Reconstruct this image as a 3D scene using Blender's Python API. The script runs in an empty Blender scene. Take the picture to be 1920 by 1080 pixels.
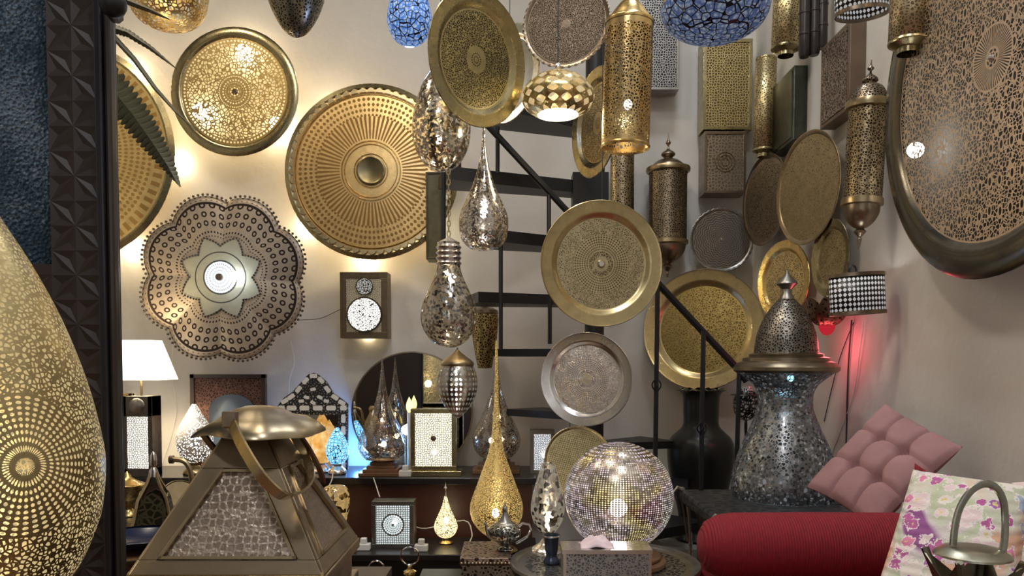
import bpy, math, random
from mathutils import Vector, Matrix, Quaternion
random.seed(7)
sc = bpy.context.scene
COL = sc.collection
PI = math.pi; TAU = 2*PI
sin, cos, rad = math.sin, math.cos, math.radians
F = 1450.0; PITCH = rad(2.3); PPY = 738.0; CAMZ = 1.3

# ---------------------------------------------------------------- camera geometry
def at(px, py, Y):
    """point of the room seen at photograph pixel (px,py), Y metres into the room"""
    dx = (px-960)/F; dy = -(py-PPY)/F
    r = Vector((dx, cos(PITCH)+dy*sin(PITCH), -sin(PITCH)+dy*cos(PITCH)))
    return Vector((0, 0, CAMZ)) + r*(Y/r.y)
def atz(px, py, z):
    dx = (px-960)/F; dy = -(py-PPY)/F
    r = Vector((dx, cos(PITCH)+dy*sin(PITCH), -sin(PITCH)+dy*cos(PITCH)))
    return Vector((0, 0, CAMZ)) + r*((z-CAMZ)/r.z)
def size(p, Y): return p/F*Y

# ---------------------------------------------------------------- mesh builder
class MB:
    def __init__(s): s.v = []; s.f = []
    def add(s, vs, fs, M=None):
        k = len(s.v)
        for v in vs:
            v = Vector(v)
            s.v.append(tuple(M @ v) if M is not None else tuple(v))
        for f in fs: s.f.append(tuple(i+k for i in f))
        return s
    def box(s, a, b, M=None):
        x0, y0, z0 = a; x1, y1, z1 = b
        vs = [(x0,y0,z0),(x1,y0,z0),(x1,y1,z0),(x0,y1,z0),(x0,y0,z1),(x1,y0,z1),(x1,y1,z1),(x0,y1,z1)]
        return s.add(vs, [(0,3,2,1),(4,5,6,7),(0,1,5,4),(1,2,6,5),(2,3,7,6),(3,0,4,7)], M)
    def lathe(s, prof, n=48, M=None, fn=None, close=False):
        vs = []; fs = []; m = len(prof)
        for j in range(n):
            th = TAU*j/n
            for (r, z) in prof:
                rr = max(r, 1e-5)
                if fn: rr, z2 = fn(th, rr, z)
                else: z2 = z
                vs.append((rr*cos(th), rr*sin(th), z2))
        for j in range(n):
            k = (j+1) % n
            for i in range(m-1):
                fs.append((j*m+i, k*m+i, k*m+i+1, j*m+i+1))
            if close: fs.append((j*m+m-1, k*m+m-1, k*m, j*m))
        return s.add(vs, fs, M)
    def tube(s, pts, r, n=8, M=None, cyc=False, flat=None, up=None):
        pts = [Vector(p) for p in pts]; m = len(pts); vs = []; fs = []
        prevn = None
        for i, p in enumerate(pts):
            a = pts[i-1] if (i > 0 or cyc) else p
            b = pts[(i+1) % m] if (i < m-1 or cyc) else p
            t = (b-a).normalized()
            if prevn is None:
                u = Vector(up) if up else (Vector((0,0,1)) if abs(t.z) < .9 else Vector((1,0,0)))
                nn = (u - t*u.dot(t)).normalized()
            else: nn = (prevn - t*prevn.dot(t)).normalized()
            prevn = nn; bb = t.cross(nn)
            rr = r[i] if isinstance(r, (list, tuple)) else r
            for j in range(n):
                a2 = TAU*j/n + PI/n
                k1, k2 = (rr, rr) if flat is None else (rr*flat, rr)
                vs.append(p + nn*cos(a2)*k1 + bb*sin(a2)*k2)
        for i in range(m if cyc else m-1):
            i2 = (i+1) % m
            for j in range(n):
                j2 = (j+1) % n
                fs.append((i*n+j, i*n+j2, i2*n+j2, i2*n+j))
        if not cyc:
            fs.append(tuple(range(n-1, -1, -1))); fs.append(tuple((m-1)*n+j for j in range(n)))
        return s.add(vs, fs, M)
    def prism(s, poly, h0, h1, M=None):
        n = len(poly)
        vs = [(x, y, h0) for x, y in poly] + [(x, y, h1) for x, y in poly]
        fs = [tuple(range(n-1, -1, -1)), tuple(range(n, 2*n))]
        fs += [(i, (i+1) % n, n+(i+1) % n, n+i) for i in range(n)]
        return s.add(vs, fs, M)
    def hexa(s, p):  # 8 points bottom loop 4, top loop 4
        return s.add(p, [(0,3,2,1),(4,5,6,7),(0,1,5,4),(1,2,6,5),(2,3,7,6),(3,0,4,7)])
    def sphere(s, c, r, n=16, sz=1):
        pr = [(r*sin(PI*i/10), -r*sz*cos(PI*i/10)) for i in range(11)]
        return s.lathe(pr, n, Matrix.Translation(c))
    def build(s, name, mat, parent=None, loc=None, rot=None, smooth=35, bevel=0):
        me = bpy.data.meshes.new(name)
        me.from_pydata([tuple(v) for v in s.v], [], s.f)
        me.validate(); me.materials.append(mat)
        if smooth:
            me.shade_smooth(); me.set_sharp_from_angle(angle=rad(smooth))
        o = bpy.data.objects.new(name, me); COL.objects.link(o)
        if parent: o.parent = parent
        if loc is not None: o.location = loc
        if rot is not None: o.rotation_mode = 'QUATERNION'; o.rotation_quaternion = rot
        if bevel:
            b = o.modifiers.new('bevel', 'BEVEL'); b.width = bevel; b.segments = 2; b.limit_method = 'ANGLE'
        return o
def tag(o, label, cat, group=None, kind=None):
    if label: o['label'] = label
    if cat: o['category'] = cat
    if group: o['group'] = group
    if kind: o['kind'] = kind
    return o
def thing(name, label, cat, loc, rot=None, group=None):
    o = bpy.data.objects.new(name, None); o.empty_display_size = .05; COL.objects.link(o)
    o.location = loc
    if rot is not None: o.rotation_mode = 'QUATERNION'; o.rotation_quaternion = rot
    return tag(o, label, cat, group)
def struct(o): o['kind'] = 'structure'; return o
def plight(parent, loc, power, colr=(1, .8, .55), r=.02):
    l = bpy.data.lights.new('bulb_light', 'POINT'); l.energy = power; l.color = colr; l.shadow_soft_size = r
    o = bpy.data.objects.new('bulb_light', l); COL.objects.link(o); o.location = loc
    if parent: o.parent = parent
    return o

# ---------------------------------------------------------------- materials
class NT:
    def __init__(s, name):
        s.m = bpy.data.materials.new(name); s.m.use_nodes = True
        s.t = s.m.node_tree; s.t.nodes.clear()
        s.out = s.t.nodes.new('ShaderNodeOutputMaterial')
        s.c = None
    def put(s, sock, v):
        if v is None: return
        if isinstance(v, bpy.types.NodeSocket): s.t.links.new(v, sock)
        else:
            if sock.type == 'RGBA' and len(v) == 3: v = (*v, 1)
            sock.default_value = v
    def m_(s, op, a, b=None, c=None):
        n = s.t.nodes.new('ShaderNodeMath'); n.operation = op
        s.put(n.inputs[0], a); s.put(n.inputs[1], b)
        if c is not None: s.put(n.inputs[2], c)
        return n.outputs[0]
    def obj(s):
        if s.c is None: s.c = s.t.nodes.new('ShaderNodeTexCoord').outputs['Object']
        return s.c
    def sep(s):
        if not hasattr(s, 'xyz'):
            n = s.t.nodes.new('ShaderNodeSeparateXYZ'); s.put(n.inputs[0], s.obj()); s.xyz = n.outputs
        return s.xyz
    def comb(s, x, y, z=0.0):
        n = s.t.nodes.new('ShaderNodeCombineXYZ'); s.put(n.inputs[0], x); s.put(n.inputs[1], y); s.put(n.inputs[2], z)
        return n.outputs[0]
    def polar(s, cx=0, cy=0):
        x, y, z = s.sep()
        if cx or cy: x = s.m_('SUBTRACT', x, cx); y = s.m_('SUBTRACT', y, cy)
        r = s.m_('SQRT', s.m_('ADD', s.m_('MULTIPLY', x, x), s.m_('MULTIPLY', y, y)))
        return r, s.m_('ARCTAN2', y, x)
    def noise(s, vec, scale, detail=3, rough=.5):
        n = s.t.nodes.new('ShaderNodeTexNoise'); s.put(n.inputs['Vector'], vec)
        n.inputs['Scale'].default_value = scale; n.inputs['Detail'].default_value = detail; n.inputs['Roughness'].default_value = rough
        return n.outputs[0]
    def vor(s, vec, scale, feature='F1', rand=1, dim='3D'):
        n = s.t.nodes.new('ShaderNodeTexVoronoi'); n.voronoi_dimensions = dim; n.feature = feature
        s.put(n.inputs['Vector'], vec); n.inputs['Scale'].default_value = scale; n.inputs['Randomness'].default_value = rand
        return n
    def ramp(s, fac, stops, interp='LINEAR'):
        n = s.t.nodes.new('ShaderNodeValToRGB'); n.color_ramp.interpolation = interp
        e = n.color_ramp.elements
        while len(e) < len(stops): e.new(.5)
        for i, (p, c) in enumerate(stops):
            e[i].position = p; e[i].color = (*c, 1)
        s.put(n.inputs[0], fac); return n.outputs[0]
    def mixc(s, f, a, b):
        n = s.t.nodes.new('ShaderNodeMix'); n.data_type = 'RGBA'
        s.put(n.inputs[0], f); s.put(n.inputs[6], a); s.put(n.inputs[7], b); return n.outputs[2]
    def mixs(s, f, a, b):
        n = s.t.nodes.new('ShaderNodeMixShader'); s.put(n.inputs[0], f); s.put(n.inputs[1], a); s.put(n.inputs[2], b); return n.outputs[0]
    def bump(s, h, strength=.3, dist=.002):
        n = s.t.nodes.new('ShaderNodeBump'); n.inputs['Strength'].default_value = strength; n.inputs['Distance'].default_value = dist
        s.put(n.inputs['Height'], h); return n.outputs[0]
    def bsdf(s, col, rough=.5, metal=0, normal=None, **kw):
        n = s.t.nodes.new('ShaderNodeBsdfPrincipled')
        s.put(n.inputs['Base Color'], col); s.put(n.inputs['Roughness'], rough); s.put(n.inputs['Metallic'], float(metal))
        if normal is not None: s.put(n.inputs['Normal'], normal)
        for k, v in kw.items(): s.put(n.inputs[k.replace('_', ' ')], v)
        return n.outputs[0]
    def transp(s, col=(1, 1, 1)):
        n = s.t.nodes.new('ShaderNodeBsdfTransparent'); s.put(n.inputs[0], col); return n.outputs[0]
    def emit(s, col, st):
        n = s.t.nodes.new('ShaderNodeEmission'); s.put(n.inputs[0], col); s.put(n.inputs[1], st); return n.outputs[0]
    def end(s, sh): s.t.links.new(sh, s.out.inputs[0]); return s.m

def gt(k, a, b): return k.m_('GREATER_THAN', a, b)
def lt(k, a, b): return k.m_('LESS_THAN', a, b)
def AND(k, *a):
    r = a[0]
    for b in a[1:]: r = k.m_('MULTIPLY', r, b)
    return r
def OR(k, *a):
    r = a[0]
    for b in a[1:]: r = k.m_('MAXIMUM', r, b)
    return r
def finish(k, base, rough, mask, hole, glow=None, patina=.35, clear=1.0, bump=.4, rn=25, dark=None, metal=1):
    """metal skin; mask = 1 where the sheet is pierced or cut"""
    nz = k.noise(k.obj(), rn, 4, .6)
    dk = tuple(c*(1-patina) for c in base)
    col = k.mixc(k.m_('MULTIPLY', k.m_('SUBTRACT', nz, .35), 2.2), base, dk)
    ro = k.m_('ADD', k.m_('MULTIPLY', nz, .25), rough-.1)
    if mask is None:
        return k.end(k.bsdf(col, ro, metal, k.bump(k.noise(k.obj(), 9, 2), .15, .003)))
    if hole == 'dark':
        dc = dark or tuple(c*.12 for c in base)  # cut cells stay solid; shade of the unlit inside put into the colour
        col = k.mixc(mask, col, dc)
        return k.end(k.bsdf(col, k.m_('ADD', ro, k.m_('MULTIPLY', mask, .3)), metal, k.bump(k.m_('ADD', k.m_('SUBTRACT', 1.0, mask), k.m_('MULTIPLY', k.noise(k.obj(), 140, 2), .8)), bump, .0022)))
    met = k.bsdf(col, ro, metal, k.bump(k.m_('ADD', k.m_('SUBTRACT', 1.0, mask), k.m_('MULTIPLY', k.noise(k.obj(), 140, 2), .8)), bump, .0018))
    tr = k.transp((clear, clear, clear))
    if hole == 'glow':
        tr = k.mixs(.55, tr, k.emit(glow[0], glow[1]))
    return k.end(k.mixs(mask, met, tr))

def metal(name, base, rough=.3, patina=.35, rn=25):
    return finish(NT(name), base, rough, None, None, patina=patina, rn=rn)
def simple(name, col, rough=.6, metal=0, bscale=0, bst=.3, var=0, **kw):
    k = NT(name); n = None; c = col
    if var:
        nz0 = k.noise(k.obj(), var, 4, .6); c = k.mixc(nz0, tuple(v*.65 for v in col), tuple(min(1, v*1.3) for v in col))
    if bscale: n = k.bump(k.noise(k.obj(), bscale, 4, .6), bst, .003)
    return k.end(k.bsdf(c, rough, metal, n, **kw))

def band_mask(k, bands, R):
    """bands on a round plate, radii in parts of R"""
    r, th = k.polar(); rn = k.m_('DIVIDE', r, R); ms = []
    for b in bands:
        g = AND(k, gt(k, rn, b[0]), lt(k, rn, b[1])); kd = b[2]
        if kd == 'slit':
            p = gt(k, k.m_('SINE', k.m_('MULTIPLY', th, float(b[3]))), b[4])
        elif kd == 'dots':   # n round, k per unit radius
            v = k.vor(k.comb(k.m_('MULTIPLY', th, b[3]/TAU), k.m_('MULTIPLY', rn, float(b[4]))), 1, 'F1', 0, '2D')
            p = lt(k, v.outputs['Distance'], b[5])
        elif kd == 'diam':
            a = k.m_('MULTIPLY', th, float(b[3])); c = k.m_('MULTIPLY', rn, float(b[4]))
            p = gt(k, k.m_('MULTIPLY', k.m_('SINE', k.m_('ADD', a, c)), k.m_('SINE', k.m_('SUBTRACT', a, c))), b[5])
        elif kd == 'oval':
            v = k.vor(k.comb(k.m_('MULTIPLY', k.sep()[0], 13/R), k.m_('MULTIPLY', k.sep()[1], 7/R)), 1, 'F1', .15, '2D'); ov = v.outputs['Distance']; p = lt(k, ov, .13)
        elif kd == 'vor':
            v = k.vor(k.obj(), b[3]/R, 'DISTANCE_TO_EDGE', b[5] if len(b) > 5 else 1, '3D')
            p = gt(k, v.outputs['Distance'], b[4])
            if any(q[2] == 'oval' for q in bands): p = AND(k, p, gt(k, ov, .24))
        elif kd == 'spots':
            v = k.vor(k.obj(), b[3]/R, 'F1', b[5] if len(b) > 5 else 1, '3D')
            p = lt(k, v.outputs['Distance'], b[4])
        elif kd == 'line': p = gt(k, 1.0, 0.0)
        elif kd == 'wave':  # petal rosettes woven of two waves
            a = k.m_('SINE', k.m_('MULTIPLY', th, float(b[3]))); c = k.m_('SINE', k.m_('ADD', k.m_('MULTIPLY', rn, float(b[4])), k.m_('MULTIPLY', a, 1.2)))
            p = gt(k, k.m_('ABSOLUTE', c), b[5])
        ms.append(AND(k, g, p))
    return OR(k, *ms) if len(ms) > 1 else ms[0]
def disc_mat(name, base, R, bands, hole='clear', rough=.35, **kw):
    k = NT(name); return finish(k, base, rough, band_mask(k, bands, R), hole, **kw)
def skin_mat(name, base, kind, a, b, t, hole='clear', rough=.35, rand=1, gate=None, **kw):
    """pattern around a turned body: a = scale round, b = scale up"""
    k = NT(name); r, th = k.polar(); x, y, z = k.sep()
    if kind == 'dots':
        v = k.vor(k.comb(k.m_('MULTIPLY', th, a/TAU), k.m_('MULTIPLY', z, float(b))), 1, 'F1', 0, '2D'); p = lt(k, v.outputs['Distance'], t)
    elif kind == 'diam':
        p1 = k.m_('MULTIPLY', th, float(a)); p2 = k.m_('MULTIPLY', z, float(b))
        p = gt(k, k.m_('MULTIPLY', k.m_('SINE', k.m_('ADD', p1, p2)), k.m_('SINE', k.m_('SUBTRACT', p1, p2))), t)
    elif kind == 'vor':
        v = k.vor(k.obj(), a, 'DISTANCE_TO_EDGE', rand); p = gt(k, v.outputs['Distance'], t)
    elif kind == 'spots':
        v = k.vor(k.obj(), a, 'F1', rand); p = lt(k, v.outputs['Distance'], t)
    elif kind == 'flat':   # pattern in the x-z plane of a panel
        v = k.vor(k.comb(x, z), a, 'DISTANCE_TO_EDGE', rand, '2D'); p = gt(k, v.outputs['Distance'], t)
    elif kind == 'mosaic':   # pierced cells as flecks, their uneven glow put into tint and emission
        v = k.vor(k.obj(), a); e = k.vor(k.obj(), a, 'DISTANCE_TO_EDGE').outputs['Distance']
        sp = k.t.nodes.new('ShaderNodeSeparateColor'); k.put(sp.inputs[0], v.outputs['Color'])
        br = k.m_('POWER', sp.outputs[0], 2.2); g = kw['glow']
        tint = k.mixc(k.m_('POWER', sp.outputs[1], 1.6), (.05, .055, .06), g[0])
        chip = k.bsdf(tint, .12, .6, k.bump(sp.outputs[2], .8, .004))
        hole_ = k.mixs(.12, k.mixs(.45, chip, k.emit(tint, k.m_('MULTIPLY', br, g[1]))), k.transp((.8, .8, .8)))
        return k.end(k.mixs(gt(k, e, t), k.bsdf(base, rough, 1), hole_))
    if gate: p = AND(k, p, gt(k, z, gate[0]), lt(k, z, gate[1]))
    return finish(k, base, rough, p, hole, **kw)
def glow_mat(name, col, st): k = NT(name); return k.end(k.emit(col, st))
def mercury(name, tint, clear, scale=120, t=.35, glow=None, rough=.22):
    """silvered crackle glass: brownish mirror flecks with tiny clear gaps"""
    k = NT(name)
    v = k.vor(k.obj(), scale, 'F1', 1); n = k.noise(k.obj(), 12, 3)
    sp = k.t.nodes.new('ShaderNodeSeparateColor'); k.put(sp.inputs[0], v.outputs['Color'])
    m = gt(k, k.m_('ADD', sp.outputs[0], k.m_('MULTIPLY', k.m_('SUBTRACT', n, .5), 1.1)), t)
    col = k.mixc(k.m_('POWER', sp.outputs[1], 1.5), tuple(c*.3 for c in tint), tint)
    met = k.bsdf(col, rough, 1, k.bump(sp.outputs[2], .7, .004))
    gl = k.t.nodes.new('ShaderNodeBsdfGlossy'); gl.inputs['Roughness'].default_value = .08; k.put(gl.inputs[0], (.9, .9, .9))
    tr = k.mixs(.2, k.transp(clear), gl.outputs[0])
    if glow: tr = k.mixs(.4, tr, k.emit(glow[0], glow[1]))
    return k.end(k.mixs(m, met, tr))

BRASS = (.60, .48, .25); GOLD = (.80, .58, .23); OLIVE = (.46, .39, .21); BRONZE = (.30, .23, .16); SILVER = (.78, .74, .70)
PEWTER = (.36, .34, .31); ANT = (.47, .37, .22); BROWN = (.40, .31, .22)
M = {}
M['brass'] = metal('brass', BRASS, .28)
M['gold'] = metal('gold_brass', GOLD, .25, .2)
M['olive'] = metal('olive_brass', OLIVE, .25, .3)
M['bronze'] = metal('bronze', BRONZE, .3, .5)
M['antique'] = metal('antique_brass', ANT, .3, .4, 30)
M['silver'] = metal('silver', SILVER, .22, .25)
M['pewter'] = metal('pewter', PEWTER, .32, .4)
M['darkrim'] = metal('dark_brass_rim', (.33, .30, .22), .2, .45, 12)
M['iron'] = simple('black_iron', (.012, .012, .014), .42, .3, 60, .2)
M['cordb'] = simple('black_cord', (.03, .028, .025), .6)
M['cordw'] = simple('white_cord', (.75, .73, .68), .5)
M['bulb'] = glow_mat('warm_bulb', (1, .86, .6), 28)
M['bulbw'] = glow_mat('white_bulb', (.92, .96, 1), 30)
M['white_plastic'] = simple('white_plastic', (.8, .78, .74), .4)
M['darkwood'] = simple('dark_wood', (.035, .020, .014), .38, 0, 40, .4, var=9)
M['blackwood'] = simple('black_lacquered_wood', (.012, .010, .010), .28, 0, 30, .15)
M['brownwood'] = simple('brown_wood', (.20, .10, .045), .4, 0, 30, .3, var=14)
M['chrome'] = metal('chrome', (.85, .83, .8), .1, .1)

# ---------------------------------------------------------------- the room
XR = 1.3; YB = 4.2; XL = -3.3; CEIL = 4.3; YF = -3.2
def plaster(name, a, b):
    k = NT(name); n = k.noise(k.obj(), 1.3, 5, .6); n2 = k.noise(k.obj(), 9, 4, .6)
    c = k.mixc(k.m_('ADD', k.m_('MULTIPLY', n, .7), k.m_('MULTIPLY', n2, .3)), a, b)
    return k.end(k.bsdf(c, .75, 0, k.bump(n2, .35, .012)))
WALL = plaster('limewashed_plaster', (.48, .455, .41), (.70, .67, .61))
struct(MB().box((XL-.1, YB, 0), (XR+.1, YB+.1, CEIL)).build('wall_back', WALL, smooth=0))
struct(MB().box((XR, YF, 0), (XR+.1, YB, CEIL)).build('wall_right', WALL, smooth=0))
struct(MB().box((XL-.1, YF, 0), (XL, YB, CEIL)).build('wall_left', WALL, smooth=0))
fw = MB()
for a, b in (((XL-.1, 0), (-2.3, CEIL)), ((-2.3, 3.2), (-.9, CEIL)), ((-.9, 0), (-.35, CEIL)), ((-.35, 3.4), (.75, CEIL)), ((.75, 0), (XR+.1, CEIL)), ((-2.3, 0), (-.9, .8))):
    fw.box((a[0], YF-.15, a[1]), (b[0], YF, b[1]))
struct(fw.build('wall_front', simple('brown_plaster', (.36, .30, .24), .8), smooth=0))
struct(MB().box((XL-.1, YF-.15, CEIL), (XR+.1, YB+.1, CEIL+.1)).build('ceiling', simple('dark_ceiling', (.12, .10, .08), .8), smooth=0))
kf = NT('clay_tiles'); bt = kf.t.nodes.new('ShaderNodeTexBrick'); kf.put(bt.inputs['Vector'], kf.obj()); bt.offset = 0
for i, c in enumerate(((.22, .12, .07), (.28, .15, .09), (.1, .08, .07))): bt.inputs[1+i].default_value = (*c, 1)
bt.inputs['Scale'].default_value = 3.3; bt.inputs['Brick Width'].default_value = 1; bt.inputs['Row Height'].default_value = 1
struct(MB().box((XL-.1, YF-.15, -.05), (XR+.1, YB+.1, 0)).build('floor', kf.end(kf.bsdf(bt.outputs[0], .5)), smooth=0))
# shop front behind the photographer: dark timber window and door posts, seen in the mirror
wn = MB()
for x in (-2.3, -1.6, -.95): wn.box((x, YF-.1, .8), (x+.05, YF-.04, 3.2))
for z in (.8, 2.0, 3.15): wn.box((-2.3, YF-.1, z), (-.9, YF-.04, z+.05))
o = struct(wn.build('window_1', M['darkwood'], smooth=0))
dn = MB().box((-.35, YF-.12, 0), (-.23, YF+.02, 3.4)).box((.63, YF-.12, 0), (.75, YF+.02, 3.4)).box((-.35, YF-.12, 3.28), (.75, YF+.02, 3.4))
struct(dn.build('door_1', M['darkwood'], smooth=0))

# ---------------------------------------------------------------- trays and round wall lamps
def facing(px, Y, ratio, s=1, tilt=0):
    phi = math.atan((px-960)/F); al = math.acos(min(1, ratio)) * s
    n = Vector((-sin(phi+al), -cos(phi+al), tilt)).normalized()
    return n
def nrot(n, roll=0):
    q = n.to_track_quat('Z', 'Y')
    return q @ Quaternion((0, 0, 1), roll)
def plate_prof(R, kind):
    if kind == 'deep':    # flat floor, sloped wall, wide flat rim
        return (.72, [(0, 0), (.72*R, 0)], [(.72*R, 0), (.755*R, .012*R), (.79*R, .05*R), (.83*R, .062*R), (.965*R, .066*R), (.99*R, .075*R), (1*R, .062*R), (.985*R, .045*R), (.8*R, .03*R), (.74*R, -.015*R), (0, -.018*R)])
    if kind == 'wide':
        return (.83, [(0, 0), (.83*R, 0)], [(.83*R, 0), (.85*R, .02*R), (.88*R, .03*R), (.97*R, .02*R), (1*R, .0), (.995*R, -.02*R), (.97*R, -.01*R), (.86*R, .01*R), (.825*R, -.015*R)])
    if kind == 'thin':
        return (.92, [(0, 0), (.5*R, .004*R), (.92*R, .015*R)], [(.92*R, .015*R), (.95*R, .04*R), (.99*R, .05*R), (1*R, .045*R), (.98*R, .03*R), (.93*R, -.01*R), (0, -.02*R)])
    if kind == 'dome':
        return (.93, [(R*.93*i/10, .05*R*(1-(i/10)**2)) for i in range(11)], [(.93*R, 0), (.95*R, .01*R), (1*R, -.01*R), (.99*R, -.03*R), (.93*R, -.02*R)])
def tray(name, label, px, py, Y, rpx, ratio=1, s=1, tilt=0, kind='wide', bands=None, base=BRASS, rim=None, hole='clear', n=None, group=None, cat='tray', hub=None, wire=None, roll=0, rough=.35, scal=0, rimlabel=None, X=None, closed=True, **kw):
    nv = n if n is not None else facing(px, Y, ratio, s, tilt)
    R = size(rpx, Y)
    t = thing(name, label, cat, at(px, py, Y), nrot(nv, roll), group)
    f, pin, prim = plate_prof(R, kind)
    if not closed: prim = [p for p in prim if p[0] > .5*R]
    mt = disc_mat(label[:40], base, R, bands, hole, rough, **kw) if bands else metal(label[:40], base, rough)
    pin = [(pin[i][0]+(pin[i+1][0]-pin[i][0])*j/4, pin[i][1]+(pin[i+1][1]-pin[i][1])*j/4) for i in range(len(pin)-1) for j in range(4)] + [pin[-1]]
    MB().lathe(pin, 72).build('plate', mt, t)
    fn = None
    if scal:
        fn = lambda th, r, z: (r*(1+(.035*abs(sin(th*scal/2)) if r > .95*R else 0)), z)
    ro = MB().lathe(prim, 72 if not scal else scal*8, fn=fn).build('rim', rim or M['olive'], t)
    if rimlabel: ro['label'] = rimlabel
    if hub:
        MB().lathe([(0, hub[1]*R), (hub[0]*R*.6, hub[1]*R), (hub[0]*R, 0)], 24).build('hub', hub[2], t)
    if wire is not None:   # hangs on a wire from the hook above
        top = nv.to_track_quat('Z', 'Y') @ Quaternion((0, 0, 1), roll)
        M3 = top.to_matrix().to_4x4()
        up = (top @ Vector((0, R*.97, .03*R)))
        p0 = at(px, py, Y) + up
        p1 = Vector((p0.x, p0.y, p0.z + wire))
        inv = M3.inverted()
        MB().tube([inv @ (p0-at(px, py, Y)), inv @ (p1-at(px, py, Y))], .0015, 5).build('hanging_wire', M['cordb'], t)
    return t

NB = Vector((0, -1, 0))
def back_bulbs(t, R, pts, d, power, colr=(1, .78, .42), r=.03):
    for (a, b) in pts:
        MB().sphere((a*R, b*R, d), r, 16, .6).build('bulb', M['bulb'], t)
        plight(t, (a*R, b*R, d-.0), power, colr, .022)

# round pierced brass wall lamp, three bulbs
t = tray('wall_lamp', 'round pierced brass wall lamp with wide smooth rim and three lit bulbs behind it', 440, 172, 4.07, 118, n=NB, cat='wall lamp', base=GOLD, rim=M['olive'],
  bands=[(.02, .1, 'dots', 8, 18, .33), (.14, .2, 'dots', 26, 22, .3), (.23, .25, 'slit', 50, -.2), (.27, .75, 'vor', 19, .12), (.77, .8, 'slit', 90, -.2)], hole='glow', glow=((1, .72, .28), .8), closed=False, hub=(.05, .02, M['bronze']))
R = size(118, 4.07); back_bulbs(t, R, ((.08, .68), (-.62, -.24), (.6, -.46)), -.06, 16, r=.042)
# huge lattice lamp at the left
t = tray('wall_lamp', 'huge round golden lattice wall lamp half hidden behind the dark carved door post', 120, 285, 4.08, 205, n=NB, cat='wall lamp', base=(.95, .70, .28), rim=M['olive'], closed=False, kind='dome',
  bands=[(.1, .8, 'diam', 54, 60, .2), (.83, .91, 'slit', 70, .0)], hole='dark', dark=(.45, .27, .08), metal=.75)
R = size(205, 4.08); back_bulbs(t, R, ((.55, .78), (.50, -.84), (.96, -.05)), -.08, 24)
# big radial tray
t = tray('wall_lamp', 'large round golden wall lamp pierced with a sunburst of radial slits and scalloped border', 697, 322, 4.06, 162, n=NB, cat='wall lamp', base=(1, .70, .30), rim=M['olive'], closed=False,
  bands=[(.36, .62, 'slit', 72, .0), (.62, .86, 'diam', 46, 50, .25), (.865, .885, 'line'), (.9, .925, 'slit', 60, .5)], hole='dark', dark=(.33, .18, .05), kind='dome', metal=.75, hub=(.001, .01, M['olive']))
R = size(162, 4.06)
MB().lathe([(0, .065*R), (.13*R, .065*R), (.15*R, .075*R), (.165*R, .07*R), (.17*R, .04*R)], 40).build('boss', metal('dark_boss', (.25, .2, .1), .3), t)
for a in (.19, .30, .335, .87):
    MB().lathe([(a*R+.003*cos(TAU*i/6), .05*R*(1-(a/.93)**2)+.003+.003*sin(TAU*i/6)) for i in range(7)], 60).build('ring', M['gold'], t)
bd = MB()
for i in range(60):
    th = TAU*i/60
    bd.prism([(-.044*R, 0), (.044*R, 0), (.03*R, .035*R), (0, .05*R), (-.03*R, .035*R)], .0, .012*R, Matrix.Rotation(th, 4, 'Z') @ Matrix.Translation((0, .895*R, .008*R)))
bd.build('scalloped_border', metal('bright_scallops', (.98, .80, .45), .3, .1), t)
back_bulbs(t, R, ((-.82, -.58), (-.12, -.99), (-.5, .75), (.7, -.62)), -.085, 26)

# lobed flower lamp
def flower_r(th, R): return R*(.895+.105*abs(sin(4*th+.2))**.8)
Yf = 4.0; R = size(156, Yf)
t = thing('wall_lamp', 'big brown eight-lobed flower wall lamp with lacy pierced petals and glowing star centre', 'wall lamp', at(420, 522, Yf), nrot(NB))
k = NT('lacy_pierced_copper'); r, th = k.polar(); rn = k.m_('DIVIDE', r, R)
lob = k.m_('ADD', .895, k.m_('MULTIPLY', k.m_('POWER', k.m_('ABSOLUTE', k.m_('SINE', k.m_('ADD', k.m_('MULTIPLY', th, 4.0), .2))), .8), .105))
q = k.m_('DIVIDE', rn, lob)
v1 = k.vor(k.comb(k.m_('MULTIPLY', th, 48/TAU), k.m_('MULTIPLY', q, 9.0)), 1, 'F1', 0, '2D').outputs['Distance']
ringhole = AND(k, lt(k, v1, .33), gt(k, v1, .15))
v2 = k.vor(k.comb(k.m_('MULTIPLY', th, 96/TAU), k.m_('MULTIPLY', q, 18.0)), 1, 'F1', 0, '2D').outputs['Distance']
small = lt(k, v2, .26)
zone1 = AND(k, gt(k, q, .60), lt(k, q, .9))
hm = OR(k, AND(k, zone1, ringhole), AND(k, gt(k, q, .5), lt(k, q, .6), small), AND(k, gt(k, q, .9), lt(k, q, .93)), AND(k, gt(k, q, .95), small))
mt = finish(k, (.52, .43, .33), .45, hm, 'dark', patina=.2, dark=(.04, .025, .02), metal=.6)
mb = MB(); N = 192; rings = [0.33, .42, .5, .56, .62, .7, .78, .86, .94, 1.0]
for j in range(N):
    th_ = TAU*j/N; rr = flower_r(th_, R)
    for i, q_ in enumerate(rings): mb.v.append((rr*q_*cos(th_), rr*q_*sin(th_), .10*R*(1-q_**2)+.03*R*abs(sin(4*th_+.2))*q_))
for j in range(N):
    j2 = (j+1) % N; L = len(rings)
    for i in range(L-1): mb.f.append((j*L+i, j2*L+i, j2*L+i+1, j*L+i+1))
o = mb.build('petal_sheet', mt, t); md = o.modifiers.new('thick', 'SOLIDIFY'); md.thickness = .003
bb = MB()
for j in range(112):
    th_ = TAU*j/112; rr = flower_r(th_, R)*1.02; bb.sphere((rr*cos(th_), rr*sin(th_), .015), .0075, 6)
bb.build('beaded_edge', metal('dark_bead', (.12, .09, .07), .4), t)
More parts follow.
